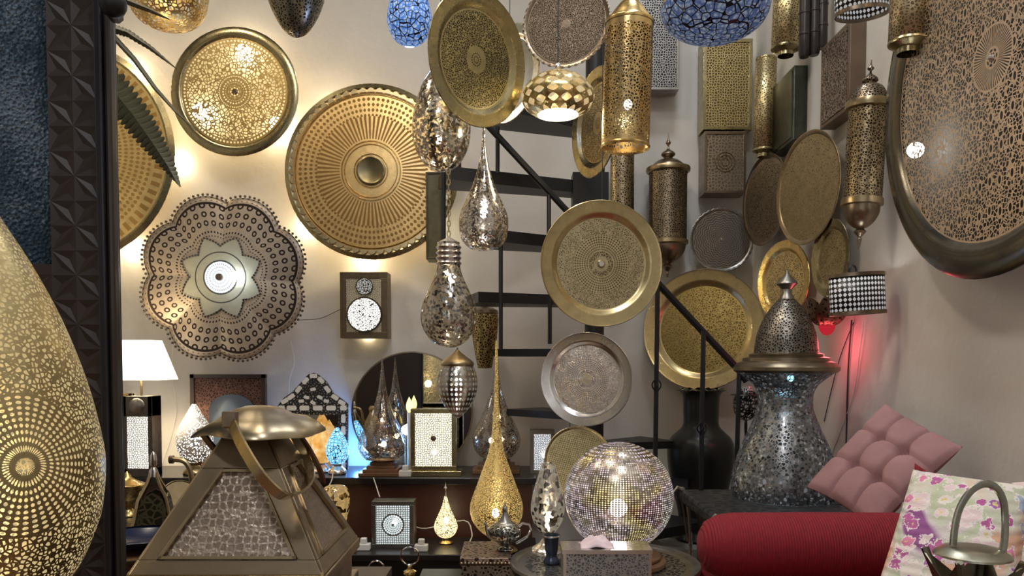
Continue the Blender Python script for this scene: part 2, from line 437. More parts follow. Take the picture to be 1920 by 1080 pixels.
# star shaped glass centre
k = NT('frosted_star'); r, th = k.polar(); rn = k.m_('DIVIDE', r, R)
v = k.vor(k.comb(k.m_('MULTIPLY', th, 36/TAU), k.m_('MULTIPLY', rn, 26.0)), 1, 'F1', 0, '2D').outputs['Distance']
dm = AND(k, lt(k, v, .28), lt(k, rn, .2))
ln = OR(k, AND(k, gt(k, rn, .29), lt(k, rn, .305)), AND(k, gt(k, rn, .19), lt(k, rn, .205)))
mt = finish(k, (.40, .39, .30), .4, OR(k, dm, ln), 'dark', patina=.15, dark=(.05, .05, .04), metal=.3)
mb = MB(); mb.v.append((0, 0, .125*R)); N = 160
for q_ in (.35, .7, 1):
    for j in range(N):
        th_ = TAU*j/N; rr = R*(.36+.13*(1-2*abs(((4*th_/PI) % 1)-.5)))
        mb.v.append((rr*q_*cos(th_), rr*q_*sin(th_), (.125-.022*q_)*R))
for j in range(N):
    j2 = (j+1) % N; mb.f.append((0, 1+j, 1+j2))
    for a in range(2): mb.f.append((1+a*N+j, 1+(a+1)*N+j, 1+(a+1)*N+j2, 1+a*N+j2))
mb.build('star_centre', mt, t)
db = MB()
for j in range(96):
    th_ = TAU*j/96; rr = R*(.37+.13*(1-2*abs(((4*th_/PI) % 1)-.5)))
    db.sphere((rr*cos(th_), rr*sin(th_), .105*R), .0055, 6)
db.build('dotted_border', metal('dark_bead_inner', (.08, .07, .06), .4), t)
MB().lathe([(0, .175*R), (.04*R, .17*R), (.05*R, .1*R)], 20).build('hub', M['bronze'], t)
k = NT('lit_disc'); r, th = k.polar()
v = k.vor(k.comb(k.m_('MULTIPLY', th, 40/TAU), k.m_('MULTIPLY', r, 60.0)), 1, 'F1', 0, '2D').outputs['Distance']
MB().lathe([(0, .145*R), (.14*R, .14*R), (.185*R, .118*R)], 40).build('lit_glass', k.end(k.mixs(lt(k, v, .2), k.emit((.85, .93, 1), 1.1), k.bsdf((.1, .1, .1), .5))), t)
MB().sphere((.19*R, .02*R, .13*R), .02, 12).build('bulb', M['bulbw'], t)
plight(t, (.16*R, 0, .3*R), .7, (.85, .93, 1), .03)

# centre hanging trays
PUN = [(.03, .1, 'dots', 16, 22, .3), (.2, .70, 'vor', 34, .10)]
PUN2 = [(.22, .46, 'dots', 60, 26, .34), (.12, .2, 'vor', 30, .08), (.46, .71, 'vor', 40, .16)]
tray('hanging_tray', 'tall tilted olive brass tray hanging top centre, finely pierced', 893, 112, 2.5, 120, .74, -1, -.12, 'deep', PUN, OLIVE, wire=1.0, roll=.3, hole='dark', patina=.3)
tray('hanging_tray', 'smooth gold tray half hidden behind the tall tilted tray at top centre', 958, 140, 2.95, 88, .62, 1, .0, 'deep', None, BRASS, wire=1.0, rim=M['gold'])
tray('hanging_tray', 'dark brown scalloped round tray hanging above the small pumpkin lamp', 1062, 44, 2.75, 80, .98, 1, 0, 'thin', [(.1, .9, 'vor', 32, .1)], BROWN, rim=M['bronze'], hole='dark', scal=40, wire=.8)
tray('hanging_tray', 'narrow gold tray seen nearly edge on behind the pierced cylinder lamp', 1121, 231, 3.1, 99, .45, 1, .0, 'deep', PUN, BRASS, wire=.8, hole='dark')
tray('hanging_tray', 'large pale brass tray with broad shiny rim in front of the black staircase', 1127, 495, 2.5, 117, .96, -1, -.02, 'deep', PUN2, (.68, .58, .36), rim=M['brass'], wire=.95, hole='dark', hub=(.07, .04, M['silver']), dark=(.2, .16, .09))
tray('hanging_tray', 'round silver tray hanging below the large pale brass tray', 1100, 711, 2.5, 88, .97, 1, 0, 'deep', PUN2, (.72, .66, .60), rim=M['silver'], wire=.02, hole='dark', rough=.25, dark=(.25, .2, .17))
tray('hanging_tray', 'yellow brass finely pierced tray hanging behind the glowing sphere lamp', 1086, 868, 2.5, 70, .94, -1, .25, 'thin', [(.1, .88, 'spots', 20, .3, .2)], (.70, .62, .36), rim=M['olive'], wire=.03, hole='dark', roll=.2, dark=(.15, .12, .06))

# right wall plates : slope away along the wall
def rw(name, label, px, py, w, h, **kw):
    X = 1.24
    for _ in range(6):
        Y = F*X/(px-960); R = size(h/2, Y); phi = math.atan((px-960)/F)
        al = math.acos(min(1, w/h)); turn = PI/2-(phi+al); X = XR-.025-abs(R*sin(turn))
    return tray(name, label, px, py, Y, h/2, w/h, 1, 0, **kw)
rw('wall_plate', 'dim bronze engraved plate low on the right wall, left of the larger bronze plate', 1436, 375, 80, 168, kind='thin', bands=[(.1, .85, 'vor', 24, .2)], base=(.42, .34, .22), hole='dark', rim=M['bronze'])
rw('wall_plate', 'large plain antique bronze plate on the right wall beside the tall pointed lantern', 1516, 353, 112, 208, kind='thin', bands=[(.1, .9, 'vor', 22, .25)], base=(.46, .36, .20), hole='dark', rim=M['antique'], dark=(.22, .17, .1))
rw('wall_plate', 'shiny gold plate with wide rim on the right wall above the big urn lantern', 1471, 527, 92, 150, kind='deep', bands=[(.1, .7, 'vor', 24, .2)], base=BRASS, hole='dark', rim=M['gold'])
rw('wall_plate', 'small narrow gold plate on the right wall above the crosshatch drum lamp', 1560, 484, 66, 145, kind='deep', bands=[(.1, .7, 'vor', 24, .2)], base=BRASS, hole='dark', rim=M['olive'])
tray('wall_plate', 'small brown round plate with crimped scalloped edge on the back wall', 1353, 450, 4.1, 58, n=NB, kind='thin', bands=[(.08, .9, 'wave', 16, 40, .55)], base=(.46, .40, .35), hole='dark', rim=M['pewter'], scal=36, dark=(.14, .12, .1), hub=(.06, .05, M['silver']))
tray('wall_plate', 'very large golden engraved platter leaning behind the dark vase', 1318, 618, 4.0, 113, .97, 1, .06, kind='deep', bands=[(.05, .7, 'vor', 26, .12)], base=(.52, .40, .15), hole='dark', rim=M['brass'], dark=(.2, .14, .05), rough=.3)
# giant plate right
Yb = F*1.22/900; 
t = tray('wall_lamp', 'giant oval-looking pierced bronze wall lamp with dark smooth rim at the far right', 1860, 108, Yb, 405, n=Vector((-1, 0, 0)), cat='wall lamp', kind='wide', base=(.78, .60, .42), metal=.8, rim=metal('aged_dark_rim', (.20, .18, .14), .22, .55, 9), closed=False,
  bands=[(.0, .04, 'dots', 7, 60, .35), (.05, .14, 'slit', 60, .2), (.15, .79, 'oval', 60, 9, .3), (.15, .82, 'vor', 50, .10, .9)], hub=(.015, .02, M['silver']), hole='clear', clear=.22)
R = size(405, Yb)
MB().sphere((-.40, -.12, -.02), .024, 12).build('bulb', M['bulbw'], t); plight(t, (-.40, -.12, -.02), 1.2, (1, .88, .7), .02)
MB().sphere((-.12, .36, -.03), .02, 12).build('bulb', M['bulb'], t); plight(t, (-.12, .36, -.03), 1.5, (1, .8, .5), .02)

# ---------------------------------------------------------------- turned lamps
def lathepart(t, part, cx, Y, zb, pts, mat, n=48, fn=None, sub=True, thick=0, label=None):
    pr = [(size(h, Y), at(cx, y, Y).z-zb) for h, y in pts]
    if sub:   # smooth the outline (Catmull-Rom)
        out = []
        for i in range(len(pr)-1):
            p0 = pr[max(i-1, 0)]; p1 = pr[i]; p2 = pr[i+1]; p3 = pr[min(i+2, len(pr)-1)]
            for u in (0, .25, .5, .75):
                out.append(tuple(max(0 if q == 0 else -9, .5*((2*p1[q])+(-p0[q]+p2[q])*u+(2*p0[q]-5*p1[q]+4*p2[q]-p3[q])*u*u+(-p0[q]+3*p1[q]-3*p2[q]+p3[q])*u**3)) for q in (0, 1)))
        out.append(pr[-1]); pr = out
    o = MB().lathe(pr, n, fn=fn).build(part, mat, t, smooth=40)
    if thick: md = o.modifiers.new('thick', 'SOLIDIFY'); md.thickness = thick
    if label: o['label'] = label
    return o
def lamp(name, label, cat, cx, Y, segs, bottom, bulb=None, power=0, colr=(1, .8, .5), cord=None, tilt=None, group=None, bmat=None, br=.014, cordpart='cord'):
    base = at(cx, bottom, Y)
    rot = Quaternion((0, 1, 0), tilt) if tilt else None
    t = thing(name, label, cat, base, rot, group)
    for s in segs:
        kw = s[3] if len(s) > 3 else {}
        lathepart(t, s[0], cx, Y, base.z, s[1], s[2], **kw)
    if bulb:
        p = at(bulb[0], bulb[1], Y)-base
        q = Vector((p.x, 0, p.z))
        MB().sphere(q, br, 12, 1.2).build('bulb', bmat or M['bulb'], t)
        if power: plight(t, q, power, colr, br)
    if cord is not None:
        z0 = at(cx, cord[0], Y).z-base.z; z1 = at(cx, cord[1], Y).z-base.z
        MB().tube([(0, 0, z0), (0, 0, z1)], .0022, 6).build(cordpart, M['cordb'], t)
    return t

# foreground teardrop
Y0 = 1.1; cx = -40
zb = at(cx, 1180, Y0).z
def ros_local():
    p = at(85, 830, Y0-.13); c = at(cx, 1180, Y0); d = p-c; d.z = at(85, 830, Y0-.13).z-zb
    return d
k = NT('pierced_gold_teardrop'); d0 = ros_local()
vs = k.t.nodes.new('ShaderNodeVectorMath'); vs.operation = 'SUBTRACT'; k.put(vs.inputs[0], k.obj()); vs.inputs[1].default_value = d0
sx = k.t.nodes.new('ShaderNodeSeparateXYZ'); k.put(sx.inputs[0], vs.outputs[0])
vl = k.t.nodes.new('ShaderNodeVectorMath'); vl.operation = 'LENGTH'; k.put(vl.inputs[0], vs.outputs[0])
dist = vl.outputs['Value']
# angle round the rosette, measured in the tangent plane
tv = Vector((cos(math.atan2(d0.y, d0.x)+PI/2), sin(math.atan2(d0.y, d0.x)+PI/2), 0))
tx = k.m_('ADD', k.m_('MULTIPLY', sx.outputs[0], tv.x), k.m_('MULTIPLY', sx.outputs[1], tv.y))
an = k.m_('ARCTAN2', sx.outputs[2], tx)
ro = k.vor(k.comb(k.m_('MULTIPLY', an, 44/TAU), k.m_('MULTIPLY', dist, 160.0)), 1, 'F1', 0, '2D').outputs['Distance']
m1 = AND(k, lt(k, ro, .31), gt(k, dist, .014), lt(k, dist, .115))
ve = k.vor(k.obj(), 150, 'DISTANCE_TO_EDGE', .9).outputs['Distance']
m2 = AND(k, gt(k, ve, .17), gt(k, dist, .118))
mt = finish(k, (.48, .38, .19), .35, OR(k, m1, m2), 'glow', glow=((1, .80, .42), .6), patina=.35)
pts = [(4, 130), (10, 200), (22, 290), (40, 375), (102, 490), (152, 600), (192, 720), (216, 830), (221, 885), (216, 950), (205, 1000), (170, 1080), (110, 1150), (60, 1180)]
t = lamp('teardrop_lamp', 'giant lit pierced gold teardrop lamp cut off by the left edge, with rosette of slots', 'lamp', cx, Y0, [('pierced_shell', pts, mt, dict(n=96)), ('foot', [(60, 1180), (95, 1186), (100, 1215), (0, 1218)], M['brass'])], 1218, power=0)
MB().sphere((0, 0, .22), .025).build('bulb', M['bulb'], t); plight(t, (0, 0, .22), 3, (1, .85, .55), .03)

# gold globe
lamp('pendant_lamp', 'gold pierced globe pendant cut off by the top edge at upper left', 'lamp', 315, 3.3,
  [('globe', [(10, -90), (45, -70), (68, -30), (71, -5), (62, 25), (40, 46), (0, 54)], skin_mat('pierced_gold_globe', GOLD, 'vor', 60, 0, .14, rough=.3))], 54, (315, -15), 4, cord=(-90, -400))
lamp('pendant_lamp', 'dark pewter pointed drop pendant at the top edge, left of the blue glass lamp', 'lamp', 555, 3.2,
  [('shell', [(4, -190), (20, -150), (48, -80), (54, -30), (50, 0), (38, 32), (20, 60), (0, 71)], skin_mat('pierced_pewter_drop', (.30, .27, .20), 'vor', 90, 0, .16, hole='dark', rough=.3)),
   ('rim_band', [(48.5, 2), (51.5, -2), (51.5, -8), (50, -11)], M['antique'], dict(sub=False))], 71, cord=(-190, -450))
# blue glass pendant
def blueglass(name, sc_=42, a=(.10, .28, .85), st=.9):
    k = NT(name); x, y, z = k.sep(); r, th = k.polar()
    v = k.vor(k.obj(), sc_, 'DISTANCE_TO_EDGE', .6).outputs['Distance']
    v2 = k.vor(k.obj(), sc_*2.4, 'F1', 1).outputs['Distance']
    edge = lt(k, v, .055)
    inner = k.mixc(k.m_('MULTIPLY', v2, 1.5), (.75, .9, 1), a)
    glass = k.mixs(.5, k.bsdf(inner, .12, 0), k.emit(inner, st))
    return k.end(k.mixs(edge, glass, k.bsdf((.02, .02, .03), .3, .6)))
lamp('pendant_lamp', 'small lit blue mosaic glass drop pendant at the top centre left', 'lamp', 768, 3.0,
  [('glass_drop', [(5, -75), (14, -50), (26, -20), (36, 5), (41, 32), (40, 50), (30, 72), (14, 84), (0, 87)], blueglass('blue_mosaic_glass'))], 87, None, cord=(-75, -420))
plight(None, at(768, 110, 3.1), 1.2, (.35, .5, 1), .03)
# mosaic bowl pendant
lamp('pendant_lamp', 'wide bowl pendant of blue glass with golden upper band at the top right of centre', 'lamp', 1340, 2.6,
  [('glass_bowl', [(99, 14), (96, 28), (85, 46), (64, 61), (38, 71), (0, 76)], blueglass('blue_bowl_glass', 34, (.12, .2, .5), .35)),
   ('gold_cover', [(0, -150), (12, -130), (30, -90), (62, -45), (88, -12), (99, 14)], skin_mat('pierced_gold_cover', GOLD, 'vor', 90, 0, .14, rough=.3))], 76, (1332, 20), 3, (.9, .95, 1), cord=(-150, -500), bmat=M['bulbw'])
# crackle egg
lamp('pendant_lamp', 'large clear crackled glass egg pendant beside the tall tilted tray', 'lamp', 828, 2.7,
  [('glass_egg', [(6, 120), (20, 135), (38, 165), (50, 205), (54, 245), (50, 275), (36, 303), (18, 318), (0, 322)], mercury('clear_crackle_glass', (.9, .78, .6), (.93, .92, .9), 110, .5))], 322, (822, 262), 3.5, (1, .9, .75), cord=(120, -420), br=.012)
# pumpkin
t = lamp('pendant_lamp', 'flattened pumpkin shaped gold petal pendant, brightly lit underneath', 'lamp', 1046, 2.6,
  [('petal_shell', [(8, 136), (28, 140), (52, 155), (65, 175), (65, 190), (56, 205), (42, 214), (38, 216)], skin_mat('petal_gold_mesh', (.85, .66, .3), 'diam', 8, 120, .1, hole='glow', glow=((1, .8, .45), .6), rough=.25), dict(n=96, fn=lambda th, r, z: (r*(1+.025*abs(sin(6*th))), z))),
   ('lit_underside', [(38, 216), (36, 214), (0, 212)], glow_mat('warm_diffuser', (1, .86, .6), 5), dict(sub=False)),
   ('collar', [(0, 118), (5, 120), (7, 128), (4, 132), (9, 137)], M['silver'])], 216, None, cord=(118, -450))
plight(t, (0, 0, -.03), 2.2, (1, .85, .6), .03)
# pierced cylinder
t = lamp('pendant_lamp', 'tall gold pierced cylinder pendant with conical cap and open bottom, lit', 'lamp', 1172, 2.3,
  [('cylinder', [(44, 45), (44, 270), (43.5, 274)], skin_mat('pierced_gold_cylinder', (.78, .56, .25), 'vor', 125, 0, .15, gate=(.02, .34), rough=.28, clear=.4), dict(sub=False, n=64)),
   ('rolled_rim', [(44, 272), (46, 275), (44, 279), (42, 275), (44, 272)], M['gold'], dict(sub=False)),
   ('cap', [(4, -10), (10, 0), (18, 6), (30, 22), (40, 38), (45, 41), (45, 47)], M['gold'])], 279, (1175, 196), 4, (1, .85, .55), cord=(-10, -500), tilt=.03, bmat=M['bulbw'], br=.012)
# teardrop pendant mercury
lamp('pendant_lamp', 'lit silver crackle teardrop pendant with long pointed neck before the staircase', 'lamp', 907, 2.6,
  [('glass_drop', [(2, 255), (5, 285), (11, 315), (20, 345), (33, 375), (44, 402), (46, 425), (42, 448), (30, 463), (20, 468)], mercury('silver_crackle_drop', (.85, .76, .65), (.9, .85, .78), 170, .4)),
   ('tip', [(1, 232), (3, 238), (1.5, 244), (3, 252), (2.5, 258)], M['silver'])], 468, (907, 400), 3.5, (1, .87, .65), cord=(232, 235), bmat=M['bulbw'], br=.013)
# bulb-shaped
t = lamp('pendant_lamp', 'oversized light-bulb shaped mercury glass pendant with ribbed screw cap', 'lamp', 842, 2.6,
  [('glass_bulb', [(21, 498), (25, 515), (36, 540), (48, 566), (53, 592), (49, 615), (36, 636), (18, 649), (0, 652)], mercury('mercury_glass_bulb', (.62, .60, .58), (.8, .75, .65), 120, .3)),
   ('screw_cap', [(2, 445), (8, 448), (21, 455)]+[(24 if i % 2 else 20, 459+i*5) for i in range(8)]+[(21, 498)], M['silver'], dict(sub=False))], 652, (848, 522), 2.5, (1, .88, .65), br=.013)
ch = MB()
zz = at(842, 445, 2.6).z - at(842, 652, 2.6).z
for i in range(16):
    Mx = Matrix.Translation((0, 0, zz+.012+i*.017)) @ Matrix.Rotation(PI/2*(i % 2), 4, 'Z') @ Matrix.Rotation(PI/2, 4, 'X')
    ch.tube([(.006*cos(a*TAU/8), .011*sin(a*TAU/8), 0) for a in range(8)], .0022, 5, Mx, cyc=True)
ch.build('chain', M['antique'], t)
# acorn
lamp('pendant_lamp', 'acorn shaped diamond-cut silver pendant hanging under the bulb shaped lamp', 'lamp', 858, 2.6,
  [('glass_acorn', [(29, 686), (35, 700), (38, 718), (35, 738), (27, 757), (15, 773), (2, 784)], skin_mat('diamond_cut_silver', (.55, .50, .44), 'diam', 13, 190, .3, hole='glow', glow=((1, .9, .7), .15), rough=.2)),
   ('cap', [(2, 655), (6, 660), (16, 668), (27, 676), (31, 682), (29, 688)], M['antique'])], 784, (860, 715), 1.5, (1, .9, .7), cord=(655, 652), bmat=M['bulbw'], br=.01)

# wall lanterns
LP = [(1, 250), (2, 262), (5, 268), (2, 273), (3, 280), (11, 286), (13, 291), (8, 297), (20, 302), (29, 310), (31, 316)]
lamp('wall_lantern', 'dark bronze cylindrical wall lantern with domed finial top, right of the staircase', 'lantern', 1251, 4.05,
  [('dome', LP, M['bronze']), ('rim', [(31, 314), (40, 315), (41, 318), (40, 323), (36, 325)], M['antique'], dict(sub=False)),
   ('cylinder', [(35, 324), (35, 452)], skin_mat('pierced_bronze_body', (.34, .27, .18), 'vor', 110, 0, .15, hole='dark'), dict(sub=False)),
   ('rim', [(35, 450), (38, 452), (38, 458), (34, 460)], M['antique'], dict(sub=False)),
   ('bowl', [(34, 459), (31, 472), (22, 485), (12, 492), (6, 495), (10, 500), (6, 505), (3, 509), (3, 513), (1, 520)], M['bronze'])], 520)
LQ = [(1, 112), (2, 122), (6, 128), (2, 133), (3, 138), (12, 146), (14, 152), (9, 157), (22, 163), (31, 178), (34, 192)]
lamp('wall_lantern', 'tall bronze cylindrical wall lantern with pointed finial on the right wall', 'lantern', 1610, F*1.19/650,
  [('dome', LQ, skin_mat('engraved_dome', (.36, .28, .2), 'vor', 120, 0, .12, hole='dark')), ('rim', [(34, 190), (40, 192), (41, 198), (40, 205), (34, 207)], M['antique'], dict(sub=False)),
   ('cylinder', [(34, 206), (34, 374)], skin_mat('pierced_bronze_tall', (.45, .34, .2), 'vor', 110, 0, .12, hole='dark'), dict(sub=False)),
   ('rim', [(34, 372), (37, 374), (37, 385), (32, 387)], M['antique'], dict(sub=False)),
   ('bowl', [(32, 386), (31, 400), (24, 415), (14, 425), (7, 429), (11, 434), (7, 440), (3, 445), (4, 449), (1, 468)], M['bronze'])], 468, tilt=.05)

# urn lantern
t = lamp('urn_lantern', 'large standing pierced metal urn lantern with domed lid, flared collar and bluish glow', 'lantern', 1470, 2.85,
  [('finial', [(0, 498), (4, 508), (18, 522), (19, 526), (9, 536), (9, 544), (13, 550), (14, 556)], M['pewter'], dict(sub=False)),
   ('dome', [(14, 555), (30, 572), (44, 596), (54, 625), (58, 655)], skin_mat('engraved_pewter_dome', (.30, .27, .23), 'vor', 110, 0, .13, hole='dark')),
   ('collar', [(58, 655), (67, 658), (66, 662), (78, 665), (79, 671), (88, 674), (95, 682), (95, 688), (90, 692)], metal('dark_collar', (.26, .21, .14), .3, .4), dict(sub=False)),
   ('body', [(90, 691), (72, 703), (56, 718), (49, 738), (51, 762), (62, 792), (78, 828), (91, 865), (97, 900), (95, 925)], skin_mat('pierced_pewter_body', (.30, .29, .28), 'mosaic', 85, 0, .1, glow=((.60, .64, .68), .55), rough=.35), dict(n=64))], 925)
plight(t, (0, 0, .2), 1, (.75, .9, 1), .02)
MB().sphere((0, -.05, .44), .012).build('bulb', glow_mat('cyan_bulb', (.3, .8, 1), 25), t); plight(t, (0, -.04, .44), 3, (.35, .75, 1), .02)

# sphere lamp
zt = CAMZ-.577
c = at(1160, 930, 2.2); R = size(102, 2.2)
t = thing('sphere_lamp', 'big lit pierced sphere lamp on round wooden base, brightest bulb of the room', 'lamp', (c.x, c.y, zt))
def sphere_mat():
    k = NT('pierced_sphere'); x, y, z = k.sep(); r, th = k.polar()
    zc = k.m_('DIVIDE', k.m_('SUBTRACT', z, c.z-zt), R); lat = k.m_('ARCSINE', k.m_('MAXIMUM', k.m_('MINIMUM', zc, .999), -.999))
    p1 = k.m_('MULTIPLY', th, 30.0); p2 = k.m_('MULTIPLY', lat, 34.0)
    dia = gt(k, k.m_('MULTIPLY', k.m_('SINE', k.m_('ADD', p1, p2)), k.m_('SINE', k.m_('SUBTRACT', p1, p2))), .22)
    v = k.vor(k.comb(k.m_('MULTIPLY', th, 120/TAU), k.m_('MULTIPLY', lat, 26.0)), 1, 'F1', 0, '2D').outputs['Distance']
    dots = lt(k, v, .34)
    cap = gt(k, k.m_('ABSOLUTE', lat), .82)
    m = OR(k, AND(k, cap, dia), AND(k, k.m_('SUBTRACT', 1.0, cap), dots))
    n = k.noise(k.obj(), 9, 2)
    gc = k.ramp(n, [(.35, (1, .93, .80)), (.5, (.90, .74, .90)), (.62, (1, .85, .35))])
    sp = k.t.nodes.new('ShaderNodeTexWhiteNoise'); sp.noise_dimensions = '2D'
    k.put(sp.inputs['Vector'], k.comb(k.m_('FLOOR', k.m_('ADD', k.m_('MULTIPLY', th, 100/TAU), .5)), k.m_('FLOOR', k.m_('ADD', k.m_('MULTIPLY', lat, 22.0), .5))))
    br = k.m_('POWER', sp.outputs[0], 1.5)
    met = k.bsdf((.45, .38, .28), .25, 1, k.bump(k.m_('SUBTRACT', 1.0, m), .5, .002))
    hole = k.mixs(.82, k.transp((1, 1, 1)), k.emit(gc, k.m_('ADD', .12, k.m_('MULTIPLY', br, 1.1))))
    return k.end(k.mixs(m, met, hole))
prof = [(R*sin(a), c.z-zt-R*cos(a)) for a in [rad(12)+(rad(165))*i/40 for i in range(41)]]
MB().lathe(prof, 96).build('pierced_globe', sphere_mat(), t)
for rr, z0, z1 in ((.135, .0, .018), (.12, .018, .032), (.06, .032, .046)):
    MB().lathe([(0, z0), (rr-.004, z0), (rr, z0+.004), (rr, z1-.004), (rr-.004, z1), (0, z1)], 64).build('wooden_base', M['brownwood'], t)
q = at(1157, 950, 2.2)-Vector((c.x, c.y, zt))
MB().sphere((q.x, -.02, q.z), .026, 16).build('bulb', glow_mat('bright_bulb', (1, .95, .85), 45), t); plight(t, (q.x, -.02, q.z), 7, (1, .88, .68), .027)

# silver vase lamp
lamp('table_lamp', 'lit silver crackle glass vase lamp left of the glowing sphere', 'lamp', 1027, 2.36,
  [('glass_vase', [(12, 868), (18, 890), (27, 920), (32, 948), (29, 972), (20, 990), (12, 1000)], mercury('silver_vase_glass', (.8, .74, .66), (.9, .86, .8), 80, .4, ((1, .9, .7), .3))),
   ('foot', [(12, 1000), (10, 1008), (16, 1018), (28, 1026), (32, 1034), (0, 1035)], M['silver'])], 1035, (1030, 968), 2, (1, .92, .75), br=.012)
# tall long-neck lamps
def longneck(name, label, cx, Y, pts, mat, foot, bottom, **kw):
    return lamp(name, label, 'lamp', cx, Y, [('body', pts, mat, dict(n=56)), ('foot', foot, M['antique'])], bottom, **kw)
MER1 = mercury('rosy_crackle_glass', (.70, .60, .52), (.9, .85, .8), 190, .22)
t = longneck('table_lamp', 'long-necked crackle glass lamp on stepped wooden base in front of the round mirror', 718, 3.88, [(1, 674), (3, 700), (6, 725), (11, 750), (20, 778), (32, 803), (43, 825), (46, 842), (42, 855), (32, 866)], MER1, [(32, 866), (22, 868), (20, 871)], 893, bulb=(720, 838), power=2, bmat=M['bulb'], br=.012)
for i, w in enumerate((.105, .088, .07, .055)):
    MB().box((-w, -w, i*.016), (w, w, i*.016+.016)).build('base_step', M['brownwood'], t, bevel=.002)
t = longneck('table_lamp', 'long-necked crackle glass lamp behind the slender gold teardrop lamp', 931, 3.95, [(2, 665), (4, 700), (9, 735), (18, 765), (31, 795), (42, 818), (45, 835), (41, 852), (30, 865)], MER1, [(30, 865), (20, 868), (18, 872)], 893, bulb=(921, 835), power=1.5, br=.012)
for i, w in enumerate((.12, .095, .07)):
    MB().box((-w, -w*.8, i*.02), (w, w*.8, i*.02+.02)).build('base_step', M['brownwood'], t, bevel=.002)
lamp('table_lamp', 'lit slender gold teardrop lamp with very long neck on the lower shelf', 'lamp', 931, 3.45,
  [('body', [(1, 634), (2.5, 650), (3, 700), (5, 755), (8, 800), (14, 840), (24, 870), (37, 905), (48, 935), (50, 955), (44, 975), (30, 992), (14, 1003)], skin_mat('pierced_gold_teardrop_small', (.92, .66, .28), 'vor', 120, 0, .12, hole='glow', glow=((1, .72, .25), .6)), dict(n=56)),
   ('foot', [(14, 1002), (10, 1008), (16, 1016), (34, 1022), (38, 1028), (0, 1029)], M['gold'])], 1029, (929, 958), 3, (1, .75, .4), br=.017)
lamp('table_lamp', 'small lit gold teardrop lamp with finial standing on the lower shelf', 'lamp', 836, 3.6,
  [('body', [(2, 938), (5, 950), (9, 963), (16, 978), (21, 990), (22, 1000), (17, 1011), (9, 1017)], skin_mat('pierced_small_teardrop', (1, .8, .4), 'vor', 120, 0, .1, hole='glow', glow=((1, .86, .5), 2.2))),
   ('finial', [(0, 913), (1.5, 920), (4, 925), (1.5, 930), (2.5, 940)], M['silver']), ('foot', [(9, 1016), (8, 1022), (14, 1027), (0, 1028)], M['gold'])], 1028, (836, 985), 1.2, (1, .85, .5), br=.012)
lamp('table_lamp', 'lit bright blue mosaic glass egg lamp on the black shelf beside the inlaid mirror', 'lamp', 633, 3.86,
  [('glass_egg', [(3, 806), (8, 814), (16, 828), (21, 845), (20, 860), (12, 873)], blueglass('turquoise_mosaic_glass', 60, (.1, .55, 1), 2.2)), ('foot', [(12, 872), (8, 878), (16, 886), (16, 893), (0, 893)], M['silver'])], 893)
plight(None, at(674, 850, 4.05), 5, (.12, .38, 1), .02)
def amber(name):
    k = NT(name); n = k.noise(k.obj(), 18, 3); x, y, z = k.sep()
    c = k.ramp(n, [(.35, (.75, .30, .03)), (.55, (1, .6, .2)), (.65, (1, .85, .6))])
    return k.end(k.mixs(.5, k.bsdf(c, .2), k.emit(c, 1.1)))
lamp('table_lamp', 'lit amber glass onion lamp just left of the blue egg lamp', 'lamp', 603, 3.93,
  [('glass_onion', [(0, 800), (6, 810), (16, 828), (22, 846), (21, 862), (13, 876)], amber('amber_glass')), ('foot', [(13, 875), (9, 880), (17, 888), (17, 894), (0, 894)], M['silver'])], 894)
lamp('table_lamp', 'amber glass onion lamp added in place of a mirror reflection, behind the big pyramid lantern', 'lamp', 564, 3.80,
  [('glass_onion', [(0, 782), (6, 792), (18, 815), (24, 838), (21, 862), (13, 876)], amber('amber_glass_rear')), ('foot', [(13, 875), (9, 880), (17, 888), (17, 893), (0, 893)], M['silver'])], 893)  # extra lamp added where the inlaid mirror shows a reflection
lamp('table_lamp', 'white speckled lit glass globe lamp behind the pyramid lantern top', 'lamp', 366, 3.86,
  [('glass_globe', [(4, 762), (14, 780), (28, 805), (33, 828), (29, 852), (18, 870)], skin_mat('speckled_white_glass', (.85, .8, .72), 'spots', 120, 0, .4, hole='glow', glow=((1, .95, .85), 1.6), metal=.3)), ('foot', [(18, 869), (10, 876), (20, 886), (20, 893), (0, 893)], M['antique'])], 893, (366, 832), 3, (1, .93, .8), bmat=M['bulbw'], br=.02)
# conical gold wall lamp
lamp('wall_lamp', 'tapering gold cone wall lamp behind the bulb shaped pendant', 'lamp', 909, 3.95,
  [('cone', [(18, 580), (25, 590), (26, 600), (23, 635), (18, 665), (13, 690), (0, 691)], skin_mat('engraved_gold_cone', (.6, .46, .2), 'vor', 80, 0, .12, hole='dark'), dict(sub=False)), ('cap', [(0, 575), (16, 577), (25, 582), (26, 588), (24, 590)], M['bronze'], dict(sub=False)), ('wall_bracket', [(2, 560), (5, 562), (5, 578), (0, 579)], M['iron'], dict(sub=False))], 691)
lamp('wall_lamp', 'plain brown half hidden cylinder wall lamp below the gold cylinder pendant', 'lamp', 1166, 4.08,
  [('cylinder', [(0, 287), (22, 287), (22, 470), (0, 471)], skin_mat('brown_engraved_cylinder', (.42, .33, .2), 'vor', 90, 0, .18, hole='dark'), dict(sub=False)), ('knob', [(0, 280), (4, 282), (5, 288), (0, 291)], M['bronze'])], 471)

